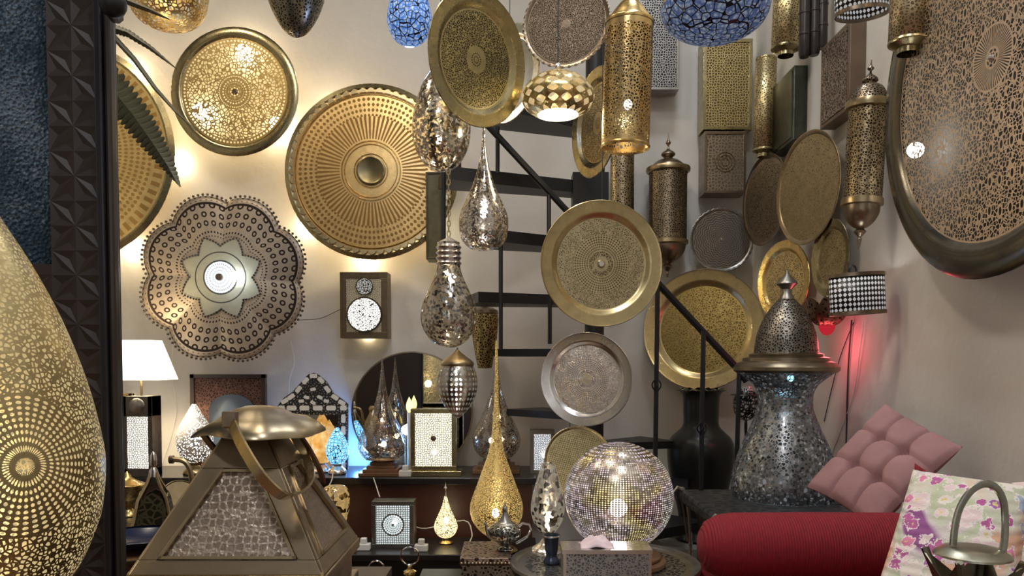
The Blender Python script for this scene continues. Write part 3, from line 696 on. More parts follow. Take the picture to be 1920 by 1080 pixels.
# ---------------------------------------------------------------- box and half-round wall lamps
def boxlamp(name, label, p0, p1, Y, depth, frame, panel, wall='back', bulb=None, power=0, colr=(1, .85, .6), border=.13, cat='wall lamp', group=None, hubr=None):
    """rectangular lamp: p0 upper left pixel, p1 lower right pixel of its front at depth Y"""
    a = at(p0[0], p1[1], Y); b = at(p1[0], p0[1], Y)
    w = b.x-a.x; h = b.z-a.z
    t = thing(name, label, cat, ((a.x+b.x)/2, Y, a.z), None, group)
    bw = border*w; x0, x1 = -w/2, w/2
    fr = MB().box((x0, 0, 0), (x1, depth, bw)).box((x0, 0, h-bw), (x1, depth, h)).box((x0, 0, bw), (x0+bw, depth, h-bw)).box((x1-bw, 0, bw), (x1, depth, h-bw))
    fr.box((x0, depth-.004, 0), (x1, depth, h))
    fr.build('frame', frame, t, smooth=0, bevel=.0015)
    MB().box((x0+bw*.9, .006, bw*.9), (x1-bw*.9, .008, h-bw*.9)).build('pierced_panel', panel, t, smooth=0)
    if hubr: MB().lathe([(0, .004), (hubr*.8, .003), (hubr, 0)], 20, Matrix.Translation((0, .004, h*.52)) @ Matrix.Rotation(PI/2, 4, 'X')).build('hub', M['bronze'], t)
    if bulb:
        MB().sphere((bulb[0]*w, depth*.5, bulb[1]*h), .014, 12).build('bulb', M['bulbw'], t)
        if power: plight(t, (bulb[0]*w, depth*.5, bulb[1]*h), power, colr, .014)
    return t
def flatpat(name, base, sc_, t_, hole='clear', rand=.75, **kw): return skin_mat(name, base, 'flat', sc_, 0, t_, hole=hole, rand=rand, **kw)
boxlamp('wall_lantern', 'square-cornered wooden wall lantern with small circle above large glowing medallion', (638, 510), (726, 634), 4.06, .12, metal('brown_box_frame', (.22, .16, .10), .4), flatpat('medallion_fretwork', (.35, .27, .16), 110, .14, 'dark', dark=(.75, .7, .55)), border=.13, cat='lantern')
t = bpy.context.scene.objects[-1] if False else None
cm = at(683, 595, 4.05)
lt_ = [o for o in COL.objects if o.name.startswith('wall_lantern') and o.type == 'EMPTY'][-1]
def medallion(cx, cy, rp, st):
    p = at(cx, cy, 4.055)-lt_.location; R = size(rp, 4.06)
    k = NT('medallion'); 
    v = k.vor(k.obj(), 95, 'DISTANCE_TO_EDGE', .9).outputs['Distance']
    mm = gt(k, v, .1)
    mat = k.end(k.mixs(mm, k.bsdf((.04, .03, .02), .4, .8), k.emit((1, .97, .88), st)))
    MB().lathe([(0, .006), (R*.93, .006)], 40, Matrix.Translation((p.x, .0, p.z)) @ Matrix.Rotation(PI/2, 4, 'X')).build('lit_medallion', mat, lt_)
    MB().lathe([(R*.92, .004), (R*.93, .012), (R, .012), (R*1.02, .0)], 40, Matrix.Translation((p.x, .0, p.z)) @ Matrix.Rotation(PI/2, 4, 'X')).build('medallion_ring', metal('brown_ring', (.12, .09, .06), .4), lt_)
medallion(683, 590, 33, 1.8); medallion(683, 537, 16, .35)
plight(lt_, (0, .14, .02), 1.0, (1, .8, .45), .02); 
plight(None, at(650, 620, 4.15), .8, (1, .8, .45), .02)

boxlamp('wall_lamp', 'tall gold rectangular wall lamp box, upper of the two stacked on the back wall', (1318, 72), (1412, 243), 4.05, .12, M['olive'], flatpat('gold_fretwork', (.72, .58, .28), 75, .12, 'dark', dark=(.15, .11, .05)), border=.07)
boxlamp('wall_lamp', 'smaller silver-bronze rectangular wall lamp box directly under the tall gold one', (1320, 246), (1400, 362), 4.05, .12, M['bronze'], flatpat('pewter_fretwork', (.46, .38, .28), 60, .16, 'dark', dark=(.16, .12, .08)), border=.07)
lt2 = [o for o in COL.objects if o.type == 'EMPTY'][-1]
for rr in (.02, .035, .05):
    MB().lathe([(rr+.0025*cos(TAU*i/6), .0025*sin(TAU*i/6)) for i in range(7)], 40, Matrix.Translation((0, .004, size(58, 4.05))) @ Matrix.Rotation(PI/2, 4, 'X')).build('ring', M['antique'], lt2)
boxlamp('wall_lamp', 'grey pierced rectangular wall lamp behind the gold cylinder pendant', (1196, -30), (1275, 168), 4.05, .1, M['pewter'], flatpat('grey_fretwork', (.42, .40, .38), 80, .14, 'dark'), border=.06)
boxlamp('wall_lamp', 'narrow dark bronze box lamp edge beside the large sunburst wall lamp', (799, 322), (829, 486), 4.02, .14, metal('dark_box_edge', (.10, .085, .05), .35), metal('dark_box_panel', (.13, .11, .06), .4), border=.12)

# right wall: boxes and half cylinders standing out from X = XR
def rwY(px, X=XR): return F*X/(px-960)
def rwbox(name, label, far_px, near_px, ytop, ybot, out, mats, ref='near', panel=None):
    """box on the right wall between two pixel columns (of the wall face); heights at the near edge"""
    Xf = XR-out
    Yn, Yf = rwY(near_px, Xf), rwY(far_px, Xf)
    z1 = at(near_px, ytop, Yn).z; z0 = at(near_px, ybot, Yn).z
    t = thing(name, label, 'wall lamp', (XR, (Yn+Yf)/2, z0)); d = abs(Yf-Yn)/2; h = z1-z0
    MB().box((-out, -d, 0), (0, d, h)).build('housing', mats, t, smooth=0, bevel=.003)
    if panel: MB().box((-out-.003, -d*.85, h*.05), (-out+.001, d*.85, h*.95)).build('pierced_panel', panel, t, smooth=0)
    return t
rwbox('wall_lamp', 'dark green-black smooth box lamp on the right wall near the corner', 1441, 1481, 122, 262, .06, metal('dark_green_box', (.10, .11, .085), .3, .4), panel=metal('dark_green_face', (.15, .15, .11), .35, .4))
tb = rwbox('wall_lamp', 'brown engraved wooden box lamp on the right wall above the bronze plates', 1530, 1583, 36, 203, .06, simple('brown_box_wood', (.16, .11, .075), .45, .3, 30, .3, var=10), panel=skin_mat('brown_arabesque', (.26, .19, .14), 'vor', 80, 0, .12, hole='dark', metal=.4))
def halfcyl(name, label, cx, ytop, ybot, hw, Xc, mat, sub=True, tilt=0, cap=True):
    Y = F*Xc/(cx-960); b = at(cx, ybot, Y)
    t = thing(name, label, 'wall lamp', b, Quaternion((0, 1, 0), tilt)); h = at(cx, ytop, Y).z-b.z; r = size(hw, Y)
    o = MB().lathe([(r, .02), (r, h)], 40).build('cylinder', mat, t); md = o.modifiers.new('thick', 'SOLIDIFY'); md.thickness = .002
    MB().lathe([(r*.55, -.012), (r*.55, .004), (r*1.0, .016), (r*1.03, .02), (r*1.0, .026)], 40).build('bottom_cup', M['olive'], t)
    MB().lathe([(r*1.0, h-.004), (r*1.03, h), (r*1.0, h+.006), (r*.3, h+.012), (0, h+.012)], 40).build('cap', M['olive'], t)
    return t
GC = skin_mat('gold_mesh_cylinder', (.80, .66, .36), 'vor', 100, 0, .13, hole='dark', dark=(.2, .15, .07))
halfcyl('wall_lamp', 'slim gold pierced cylinder wall lamp in the back corner beside the dark green box', 1431, 112, 290, 19, 1.22, GC, tilt=.02)
halfcyl('wall_lamp', 'gold pierced cylinder wall lamp at the top edge left of the black tubes', 1473, -60, 100, 26, 1.2, GC, tilt=.03)
halfcyl('wall_lamp', 'pale brass pierced cylinder wall lamp at the top edge beside the giant plate', 1703, -90, 94, 35, 1.2, skin_mat('pale_mesh_cylinder', (.70, .58, .38), 'vor', 100, 0, .13, hole='dark', dark=(.2, .15, .08)), tilt=.03)
# black tubes cluster: three single tubes bound together
Yt = F*1.22/(1520-960)
t = thing('wall_lamp', 'cluster of three black tube lamps with brown bands at the top edge', 'wall lamp', at(1522, 108, Yt))
for i, (dx, dy) in enumerate(((-14, 0), (4, 4), (18, 16))):
    r = size(10, Yt); bx = size(dx, Yt); bz = size(-dy*0+dy*-1, Yt) if False else size(dy, Yt)
    MB().lathe([(0, bz), (r*.8, bz), (r, bz+.01), (r, bz+.085), (r*1.1, bz+.088), (r*1.1, bz+.094), (r, bz+.096), (r, bz+.17), (r*1.1, bz+.172), (r*1.1, bz+.178), (r, bz+.18), (r, bz+.5), (0, bz+.5)], 20, Matrix.Translation((bx, 0, 0))).build('tube', simple('black_tube', (.03, .022, .02), .3, .3, var=20), t)
# drums
def hatch(name, st, dark=(.05, .045, .04), a=28, b=240):
    k = NT(name); r, th = k.polar(); x, y, z = k.sep()
    p1 = k.m_('MULTIPLY', th, float(a)); p2 = k.m_('MULTIPLY', z, float(b))
    m = gt(k, k.m_('MULTIPLY', k.m_('SINE', k.m_('ADD', p1, p2)), k.m_('SINE', k.m_('SUBTRACT', p1, p2))), .12)
    return k.end(k.mixs(m, k.bsdf(dark, .35, .8), k.mixs(.5, k.bsdf((.8, .78, .75), .6), k.emit((.95, .97, 1), st))))
def drum(name, label, cx, ytop, ybot, hw, Xc, st, tilt, brk=True):
    Y = F*Xc/(cx-960); b = at(cx, ybot, Y)
    t = thing(name, label, 'wall lamp', b, Quaternion((0, 1, 0), tilt)); h = at(cx, ytop, Y).z-b.z; r = size(hw, Y)
    S = Matrix.Diagonal((1, .7, 1, 1))
    o = MB().lathe([(r, .01), (r, h-.008)], 64, S).build('drum_shade', hatch(label[:30], st, a=17, b=190), t); md = o.modifiers.new('thick', 'SOLIDIFY'); md.thickness = .002
    for z in (0, h-.008):
        MB().lathe([(r*.97, z), (r*1.03, z), (r*1.03, z+.012), (r*.97, z+.012), (r*.97, z)], 64, S).build('rim', M['bronze'], t)
    if brk:
        MB().tube([(-.012+.012*cos(a), 0, h+.014+.018*sin(a)) for a in [TAU*i/14 for i in range(14)]], .0035, 6, cyc=True).build('hook', M['iron'], t)
        MB().sphere((.02, 0, h*.9), .012).build('bulb', M['bulbw'], t)
    return t
drum('wall_lamp', 'dark drum wall lamp with white crosshatch lattice above the pink cushion', 1609, 515, 590, 50, 1.17, .5, -.06)
drum('wall_lamp', 'dark drum wall lamp seen from below at the top edge of the right wall', 1617, -40, 28, 48, 1.15, .5, -.08, False)
# red lotus lamp
t = lamp('wall_lamp', 'dark petalled lotus wall lamp glowing red beneath, behind the urn lantern lid', 'lamp', 1550, F*1.2/590,
  [('petal_bowl', [(34, 572), (30, 590), (20, 605), (8, 612)], skin_mat('dark_lotus_metal', (.25, .17, .12), 'vor', 60, 0, .2, hole='dark'), dict(n=80, fn=lambda th, r, z: (r*(1+.12*abs(sin(4*th))), z+(.03*abs(sin(4*th)) if r > .06 else 0)), thick=.002)),
   ('red_glass', [(15, 604), (14, 616), (8, 626), (0, 629)], glow_mat('red_glass', (.8, .03, .05), .5))], 636)
plight(t, (.0, -.0, -.03), .9, (1, .14, .18), .06)

# ---------------------------------------------------------------- staircase
st = thing('spiral_staircase', 'black iron open-tread staircase with handrails climbing behind the hanging trays', 'staircase', (at(1114, 700, 3.6).x, 3.6, 0))
so = st.location.copy()
def SL(p): return p-so
pole_x = 0
MB().lathe([(0, 0), (.045, 0), (.045, CEIL-.05), (0, CEIL-.05)], 24).build('central_pole', M['iron'], st)
def tread(px, py, Y, ang_w=.17, th_=.05, name='tread'):
    """wedge from the pole to an outer end at pixel px,py"""
    p = SL(at(px, py, Y)); d = Vector((p.x, p.y, 0)); L = d.length; u = d.normalized(); w = Vector((-u.y, u.x, 0))
    z = p.z
    a, b = .05, ang_w
    q = [-w*a, u*L-w*b, u*L+w*b, w*a]
    mb = MB().hexa([Vector((v.x, v.y, z-th_)) for v in q]+[Vector((v.x, v.y, z)) for v in q])
    return mb.build(name, M['iron'], st, smooth=0)
tread(930, 205, 3.35, .13, .045)
tread(833, 322, 3.35, .10, .055)
tread(905, 438, 3.35, .12, .05)
tread(884, 552, 3.45, .14, .045)
tread(943, 655, 3.75, .13, .035)
tread(985, 765, 4.0, .12, .035)
tread(1235, 822, 3.8, .14, .035)
tread(1290, 905, 3.5, .16, .035)
tread(1280, 985, 3.15, .16, .04)
def bar(pts, r, name, flat=None): return MB().tube([SL(at(*p)) for p in pts], r, 8, flat=flat).build(name, M['iron'], st)
bar([(836, -90, 3.3), (836, 60, 3.3)], .016, 'baluster')
bar([(905, 225, 3.3), (1067, 400, 3.3), (1100, 430, 3.35)], .014, 'handrail')
bar([(1215, 512, 3.1), (1237, 535, 3.12), (1388, 697, 3.12), (1400, 715, 3.12)], .014, 'handrail')
for a in (((933, 238, 3.3), (933, 325, 3.3)), ((939, 440, 3.3), (939, 655, 3.3)), ((1029, 365, 3.3), (1029, 440, 3.3)), ((1031, 560, 3.35), (1031, 645, 3.35)),
          ((861, 290, 3.35), (861, 335, 3.35)), ((832, 318, 3.35), (832, 450, 3.35)), ((1233, 535, 3.08), (1227, 990, 3.08)), ((1319, 620, 3.0), (1313, 1000, 3.0)), ((1386, 698, 3.12), (1378, 1000, 3.12))):
    bar(a, .0095, 'baluster')
for p in ((1231, 722, 3.08), (1316, 803, 3.0)):
    q = SL(at(*p)); mb = MB()
    for i in range(4):
        mb.tube([q+Vector((.018*sin(PI*s/8)*cos(i*PI/2+s*.35), .018*sin(PI*s/8)*sin(i*PI/2+s*.35), -.035+.07*s/8)) for s in range(9)], .003, 5)
    mb.build('basket_knot', M['iron'], st)
q = SL(at(1097, 345, 3.55))
MB().box((q.x-.06, q.y-.06, q.z-.1), (q.x+.1, q.y+.05, q.z+.04)).build('pole_bracket', M['iron'], st, smooth=0)

# dark vase
t = lamp('floor_vase', 'tall dark green-black vase with frilled mouth on a stand right of the staircase', 'vase', 1312, 3.72,
  [('body', [(44, 731), (38, 736), (34, 745), (33, 770), (33, 796), (42, 808), (56, 822), (62, 842), (60, 875), (52, 915), (42, 955), (38, 990), (44, 1010), (0, 1012)], simple('dark_glazed_metal', (.022, .022, .02), .32, .5, 20, .2, var=8))], 1012)
MB().lathe([(size(40, 3.72), 0), (size(47, 3.72), .004), (size(40, 3.72), .01)], 64, Matrix.Translation((0, 0, at(1312, 733, 3.72).z-t.location.z)), fn=lambda th, r, z: (r*(1+.06*sin(14*th)), z+.004*sin(14*th))).build('frilled_lip', simple('dark_lip', (.03, .03, .026), .35, .5), t)
zv = t.location.z
MB().box((t.location.x-.2, 3.52, 0), (t.location.x+.2, 3.92, zv)).build('vase_stand', simple('grey_green_plaster', (.2, .2, .17), .7), smooth=0)
tag(COL.objects[-1] if False else bpy.data.objects['vase_stand'], 'low grey-green plinth under the dark vase', 'plinth')
# candle holder ball
lamp('filigree_lantern', 'small openwork black iron ball lantern on the stair post beside the urn lantern', 'lantern', 1398, 3.16,
  [('openwork_ball', [(4, 728), (16, 735), (24, 752), (22, 772), (12, 785), (0, 790)], skin_mat('openwork_iron', (.06, .06, .06), 'vor', 55, 0, .12, hole='clear')), ('plate', [(0, 739), (28, 739), (29, 741), (0, 742)], M['iron'], dict(sub=False)), ('lace_cup', [(0, 724), (11, 724), (13, 738), (0, 739)], skin_mat('white_lace_cup', (.8, .8, .8), 'vor', 120, 0, .15, hole='dark'), dict(sub=False)), ('stem', [(2, 788), (3, 800), (1, 830), (0, 831)], M['iron'])], 831)

# ---------------------------------------------------------------- console and shelf
zc = at(700, 892, 3.8).z
xl = at(190, 893, 3.74).x; xr = at(1006, 893, 3.74).x
t = thing('console_table', 'long black console with dark red-brown front carrying the lamps along the back wall', 'table', ((xl+xr)/2, 3.95, 0))
hw = (xr-xl)/2
MB().box((-hw, -.22, zc-.035), (hw, .22, zc)).build('table_top', M['blackwood'], t, smooth=0, bevel=.004)
MB().box((-hw+.02, -.19, 0), (hw-.02, .2, zc-.035)).build('body', simple('red_brown_wood', (.075, .028, .02), .3, 0, 25, .3, var=7), t, smooth=0)
zs = at(800, 1028, 3.5).z
x0 = at(560, 1028, 3.4).x; x1 = at(1008, 1028, 3.4).x
t = thing('low_shelf', 'black low shelf bench in front of the console carrying the small lit lamps', 'shelf', ((x0+x1)/2, 3.55, 0)); hw = (x1-x0)/2
MB().box((-hw, -.17, zs-.03), (hw, .17, zs)).build('shelf_board', M['blackwood'], t, smooth=0, bevel=.004)
MB().box((-hw+.01, -.15, 0), (hw-.01, .16, zs-.03)).build('cabinet', M['blackwood'], t, smooth=0)
# low table at left
t = thing('side_table', 'low dark table behind the pyramid lantern holding brassware at the far left', 'table', (-1.28, 2.62, 0)); zl = at(300, 990, 2.6).z
MB().box((-.35, -.25, zl-.03), (.35, .25, zl)).build('table_top', M['blackwood'], t, smooth=0, bevel=.004)
MB().box((-.3, -.2, 0), (.3, .2, zl-.03)).build('body', M['darkwood'], t, smooth=0)

boxlamp('table_lamp', 'lit rectangular gold box lamp with pierced white panel in front of the mirror', (770, 768), (855, 884), 3.8, .07, M['olive'], flatpat('box_lamp_fretwork', (.55, .48, .25), 95, .13, 'glow', glow=((1, .95, .72), 2.0)), cat='lamp', border=.1, bulb=(0, .28), power=2.5, hubr=.014)
bl = [o for o in COL.objects if o.type == 'EMPTY'][-1]
MB().box((-.14, -.02, -.025), (.14, .09, -.0)).build('base', M['olive'], bl, smooth=0, bevel=.003)
bl.location.z = zc+.025
boxlamp('table_lamp', 'lit silvery square box lamp with round target pattern on the lower shelf', (697, 930), (776, 1018), 3.5, .09, M['pewter'], disc_mat('target_fretwork', (.5, .52, .48), .1, [(0, .01, 'line')], 'dark'), cat='lamp', border=.1)
b2 = [o for o in COL.objects if o.type == 'EMPTY'][-1]; b2.location.z = zs
k = NT('square_fretwork'); x, y, z = k.sep(); zm = size(44, 3.5)
zz_ = k.m_('SUBTRACT', z, zm); rr = k.m_('SQRT', k.m_('ADD', k.m_('MULTIPLY', x, x), k.m_('MULTIPLY', zz_, zz_))); th = k.m_('ARCTAN2', zz_, x)
v = k.vor(k.comb(x, z), 100, 'DISTANCE_TO_EDGE', .2, '2D').outputs['Distance']
v3 = k.vor(k.comb(k.m_('MULTIPLY', th, 24/TAU), k.m_('MULTIPLY', rr, 110.0)), 1, 'F1', 0, '2D').outputs['Distance']
m = OR(k, AND(k, gt(k, v, .14), gt(k, rr, .052)), AND(k, gt(k, v3, .3), lt(k, rr, .046), gt(k, rr, .006)))
pm = finish(k, (.42, .45, .42), .35, m, 'glow', glow=((.85, .95, .95), .9))
for c_ in b2.children:
    if c_.name.startswith('pierced_panel'): c_.data.materials[0] = pm
MB().sphere((0, .045, zm), .012).build('bulb', M['bulbw'], b2); plight(b2, (0, .045, zm), 1, (.85, .95, 1), .012)
boxlamp('table_lamp', 'small pierced silver box lamp on the console right of the long-necked lamps', (994, 798), (1040, 880), 3.86, .09, M['pewter'], flatpat('silver_fretwork', (.6, .6, .58), 110, .12, 'glow', glow=((.9, .95, 1), .9)), cat='lamp', border=.16, bulb=(.1, .4), power=.6)
b3 = [o for o in COL.objects if o.type == 'EMPTY'][-1]; b3.location.z = zc

# shaded lamp
Ys = 3.8; b = at(268, 884, Ys); b.z = zc
t = thing('table_lamp', 'table lamp with bright white tapered shade on a tall pierced box base', 'lamp', b)
z1 = at(268, 712, Ys).z-b.z; z2 = at(268, 638, Ys).z-b.z; w1 = size(52, Ys); w2 = size(30, Ys)
k = NT('lit_white_fabric'); shade = k.end(k.mixs(.5, k.bsdf((.9, .86, .78), .8), k.emit((1, .90, .72), 2.6)))
sh = MB().add([(-w1, -w1*.8, z1), (w1, -w1*.8, z1), (w1, w1*.8, z1), (-w1, w1*.8, z1), (-w2, -w2*.8, z2), (w2, -w2*.8, z2), (w2, w2*.8, z2), (-w2, w2*.8, z2)], [(0, 1, 5, 4), (1, 2, 6, 5), (2, 3, 7, 6), (3, 0, 4, 7)])
o = sh.build('lamp_shade', shade, t, smooth=0); md = o.modifiers.new('thick', 'SOLIDIFY'); md.thickness = .002
zb1 = at(268, 742, Ys).z-b.z; hwb = size(28, Ys)
MB().tube([(0, 0, zb1-.02), (0, 0, z1+.08)], .006, 8).build('pole', M['antique'], t)
MB().box((-hwb, -.05, 0), (hwb, .05, size(16, Ys))).box((-hwb, -.05, zb1-size(38, Ys)), (hwb, .05, zb1)).box((-hwb, -.05, 0), (-hwb*.7, .05, zb1)).box((hwb*.7, -.05, 0), (hwb, .05, zb1)).build('box_base', metal('dark_lamp_base', (.16, .14, .12), .4), t, smooth=0, bevel=.002)
MB().box((-hwb*.75, -.045, size(14, Ys)), (hwb*.75, -.042, zb1-size(36, Ys))).build('pierced_panel', flatpat('lamp_base_fretwork', (.22, .19, .16), 95, .09, 'glow', glow=((1, .95, .85), 1.3), rand=.8), t, smooth=0)
MB().lathe([(0, .008), (.03, .006), (.038, 0)], 30, Matrix.Translation((0, -.05, zb1-size(18, Ys))) @ Matrix.Rotation(PI/2, 4, 'X')).build('round_boss', M['pewter'], t)
plight(t, (0, 0, (z1+z2)/2), 20, (1, .80, .50), .04); plight(t, (0, .0, .12), 1, (1, .9, .75), .02)
# gilt picture frame
a = at(206, 738, 3.95); b_ = at(246, 875, 3.95)
t = thing('picture_frame', 'narrow gilt picture frame standing beside the white shaded lamp', 'picture frame', ((a.x+b_.x)/2-.05, 3.98, zc)); w = .1; h = a.z-zc
fr = MB().box((-w, 0, 0), (-w+.025, .02, h)).box((w-.025, 0, 0), (w, .02, h)).box((-w, 0, 0), (w, .02, .025)).box((-w, 0, h-.025), (w, .02, h)); fr.build('gilt_frame', M['gold'], t, smooth=0, bevel=.003)
MB().box((-w+.02, .008, .02), (w-.02, .014, h-.02)).build('picture', simple('dark_picture', (.12, .09, .06), .5, var=8), t, smooth=0)
# carved panel
a = at(350, 702, 4.05); b_ = at(495, 893, 4.05)
t = thing('carved_panel', 'dark red carved wooden panel with blue-grey arched mirror leaning behind the pyramid lantern', 'panel', ((a.x+b_.x)/2, 4.1, zc)); w = (b_.x-a.x)/2; h = a.z-zc
MB().box((-w, 0, 0), (w, .02, h)).build('carved_board', skin_mat('carved_red_wood', (.14, .055, .035), 'vor', 75, 0, .12, hole='dark', dark=(.03, .015, .012), metal=0, rough=.5, bump=1), t, smooth=0)
MB().box((-w, -.012, h-.02), (w, 0, h)).box((-w, -.012, 0), (-w+.02, 0, h)).box((w-.02, -.012, 0), (w, 0, h)).build('frame', M['darkwood'], t, smooth=0)
arc = [(-.12, -.3), (.12, -.3), (.12, .0)] + [(.12*cos(x_), .0+.085*sin(x_)) for x_ in [PI*i/10 for i in range(1, 10)]] + [(-.12, 0)]
MB().prism(arc, 0, .01, Matrix.Translation((.02, 0, h-.19)) @ Matrix.Rotation(PI/2, 4, 'X')).build('arched_mirror', simple('dusky_mirror', (.16, .2, .26), .2, .8), t, smooth=0)
# inlaid mirror
def outline(a_, b_, c_): return 0
Yi = 4.02; o0 = at(587, 893, Yi); o0.z = zc
t = thing('inlaid_mirror', 'small arched mirror in black frame inlaid with white bone pieces', 'mirror', (o0.x, Yi, zc))
def ip(px, py): p = at(px, py, Yi)-Vector((o0.x, Yi, zc)); return (p.x, p.z)
poly = [ip(522, 885), ip(652, 885), ip(652, 758), ip(640, 748), ip(625, 738), ip(612, 716), ip(596, 702), ip(588, 699), ip(578, 702), ip(563, 718), ip(548, 735), ip(532, 746), ip(521, 760)]
RX = Matrix.Rotation(PI/2, 4, 'X')
MB().prism(poly, -.02, 0, RX).build('frame', skin_mat('black_inlay_wood', (.02, .018, .018), 'flat', 70, 0, .3, hole='dark', dark=(.30, .29, .27), metal=0, rough=.3), t, smooth=0)
inl = MB()
def piece(px, py, w, h, ang=0):
    c0 = ip(px, py); W = size(w, Yi); H = size(h, Yi)
    inl.prism([(-W, -H*.5), (-W*.8, -H), (W*.8, -H), (W, -H*.5), (W, H*.5), (W*.8, H), (-W*.8, H), (-W, H*.5)], 0, .004, RX @ Matrix.Translation((c0[0], c0[1], 0)) @ Matrix.Rotation(ang, 4, 'Z'))
for px in (528, 547, 571, 596, 621, 644): piece(px, 765, 9 if px not in (528, 644) else 6, 4.5)
for py in (785, 807, 829, 851, 873): piece(528, py, 4, 8); piece(644, py, 4, 8)
for px, py, an in ((534, 752, .5), (546, 744, .6), (560, 730, .9), (573, 714, .8), (588, 705, 0), (602, 713, -.8), (614, 730, -.9), (628, 745, -.6), (641, 755, -.5)): piece(px, py, 7, 4, an)
for px, py in ((575, 745), (600, 745), (587, 730), (587, 755), (565, 752), (612, 752)): piece(px, py, 5, 3, random.uniform(-.6, .6))
inl.build('bone_inlay', simple('bone', (.75, .74, .70), .4), t, smooth=0)
c1 = ip(539, 885); c2 = ip(634, 778)
MB().prism([c1, (c2[0], c1[1]), c2, (c1[0], c2[1])], .0, .002, RX).build('mirror_glass', simple('mirror_small', (.8, .8, .8), .03, 1), t, smooth=0)
# round mirror
Ym = 4.1; cm = at(773, 773, Ym); R = size(113, Ym)
t = thing('round_mirror', 'big round frameless mirror leaning on the back wall behind the lamps', 'mirror', cm, nrot(Vector((.0, -1, .0))))
MB().lathe([(0, .004), (R*.99, .004)], 96).build('mirror_glass', simple('mirror_big', (.82, .82, .80), .02, 1), t)
MB().lathe([(R*.985, .003), (R*.99, .009), (R*1.01, .008), (R*1.012, -.01), (0, -.01)], 96).build('edge', M['bronze'], t)
# candle bulb
lamp('candle_lamp', 'tiny candle lamp with yellow flame bulb between mirror and gold box lamp', 'lamp', 768, 4.0,
  [('flame_bulb', [(0, 744), (4, 753), (6, 762), (4, 770), (2, 773)], glow_mat('flame', (1, .85, .25), 2.5)), ('candle_tube', [(4, 773), (4, 885), (14, 893), (0, 893)], M['white_plastic'], dict(sub=False))], 893)
lamp('candle_lamp', 'small round white glowing bulb lamp beside the gold box lamp', 'lamp', 762, 4.05,
  [('glowing_ball', [(0, 796), (7, 800), (9, 806), (7, 812), (3, 815)], glow_mat('white_glow', (1, .98, .9), 6)), ('stem', [(3, 815), (3, 885), (12, 893), (0, 893)], M['antique'], dict(sub=False))], 893)
# red-gold glass lamp on lower shelf
lamp('table_lamp', 'round golden glass lamp half hidden behind the right side of the pyramid lantern', 'lamp', 630, 3.6,
  [('glass_ball', [(8, 918), (20, 922), (26, 940), (25, 965), (18, 990), (10, 1010)], mercury('golden_glass', (.8, .6, .25), (1, .85, .5), 60, .3, ((1, .7, .3), .6))), ('foot', [(10, 1010), (18, 1020), (18, 1026), (0, 1027)], M['gold'])], 1027)
# adapters and cords
def adapter(px, py, Y, z, label):
    p = at(px, py, Y); mb = MB(); t = thing('power_adapter', label, 'plug', (p.x, Y, z), group='white plugs on the shelves')
    MB().box((-.03, -.02, 0), (.03, .02, .03)).build('housing', M['white_plastic'], t, smooth=0, bevel=.004)
    MB().box((-.014, -.014, .03), (.014, .014, .055)).build('plug', M['white_plastic'], t, smooth=0, bevel=.004)
adapter(790, 1010, 3.45, zs, 'white plug block on the lower shelf between square lamp and small teardrop lamp')
adapter(682, 1010, 3.47, zs, 'white plug block on the lower shelf left of the square lamp')
adapter(760, 880, 3.78, zc, 'white plug block on the console between long-necked lamp and gold box lamp')
def find(txt): return [o for o in COL.objects if o.get('label') and txt in o['label']][0]
def cord(owner, pts, r=.0018, mat='cordb'):
    P = [at(*p) for p in pts]; o = P[0].copy(); out = []
    for i in range(len(P)-1):
        p0 = P[max(i-1, 0)]; p1 = P[i]; p2 = P[i+1]; p3 = P[min(i+2, len(P)-1)]
        for u in (0, .25, .5, .75): out.append(.5*((2*p1)+(-p0+p2)*u+(2*p0-5*p1+4*p2-p3)*u*u+(-p0+3*p1-3*p2+p3)*u**3)-o)
    out.append(P[-1]-o)
    ow = find(owner); Mi = (Matrix.Translation(ow.location) @ ow.rotation_quaternion.to_matrix().to_4x4()).inverted()
    return MB().tube([Mi @ (v+o) for v in out], r, 6).build('power_cord', M[mat], ow)
cord('medallion', [(560, 600, 4.18), (600, 597, 4.18), (638, 580, 4.18)])
cord('eight-lobed', [(545, 640, 4.19), (552, 680, 4.19), (542, 720, 4.19), (545, 800, 4.19)], .0015, 'cordw')
cord('white tapered shade', [(325, 640, 4.19), (322, 700, 4.19), (330, 780, 4.19), (300, 880, 4.19)], .0015, 'cordw')
def rc(px, py): return (px, py, rwY(px, XR-.006))
cord('drum wall lamp with white', [rc(1597, 600), rc(1590, 700), rc(1586, 860)], .003)
cord('drum wall lamp with white', [rc(1600, 605), rc(1572, 680), rc(1545, 790)], .002)
cord('lotus wall lamp', [rc(1620, 600), rc(1612, 660), rc(1600, 740), rc(1560, 850)], .0017, 'cordw')
cord('round target pattern', [(700, 895, 3.7), (705, 910, 3.68), (712, 932, 3.6)], .003, 'cordw')
cord('blue mosaic glass egg', [(624, 893, 3.72), (622, 905, 3.7), (612, 925, 3.68)], .003, 'cordw')
cord('small lit gold teardrop', [(776, 995, 3.7), (800, 1000, 3.72), (870, 985, 3.72), (885, 1010, 3.6), (880, 1027, 3.5)], .003, 'cordw')

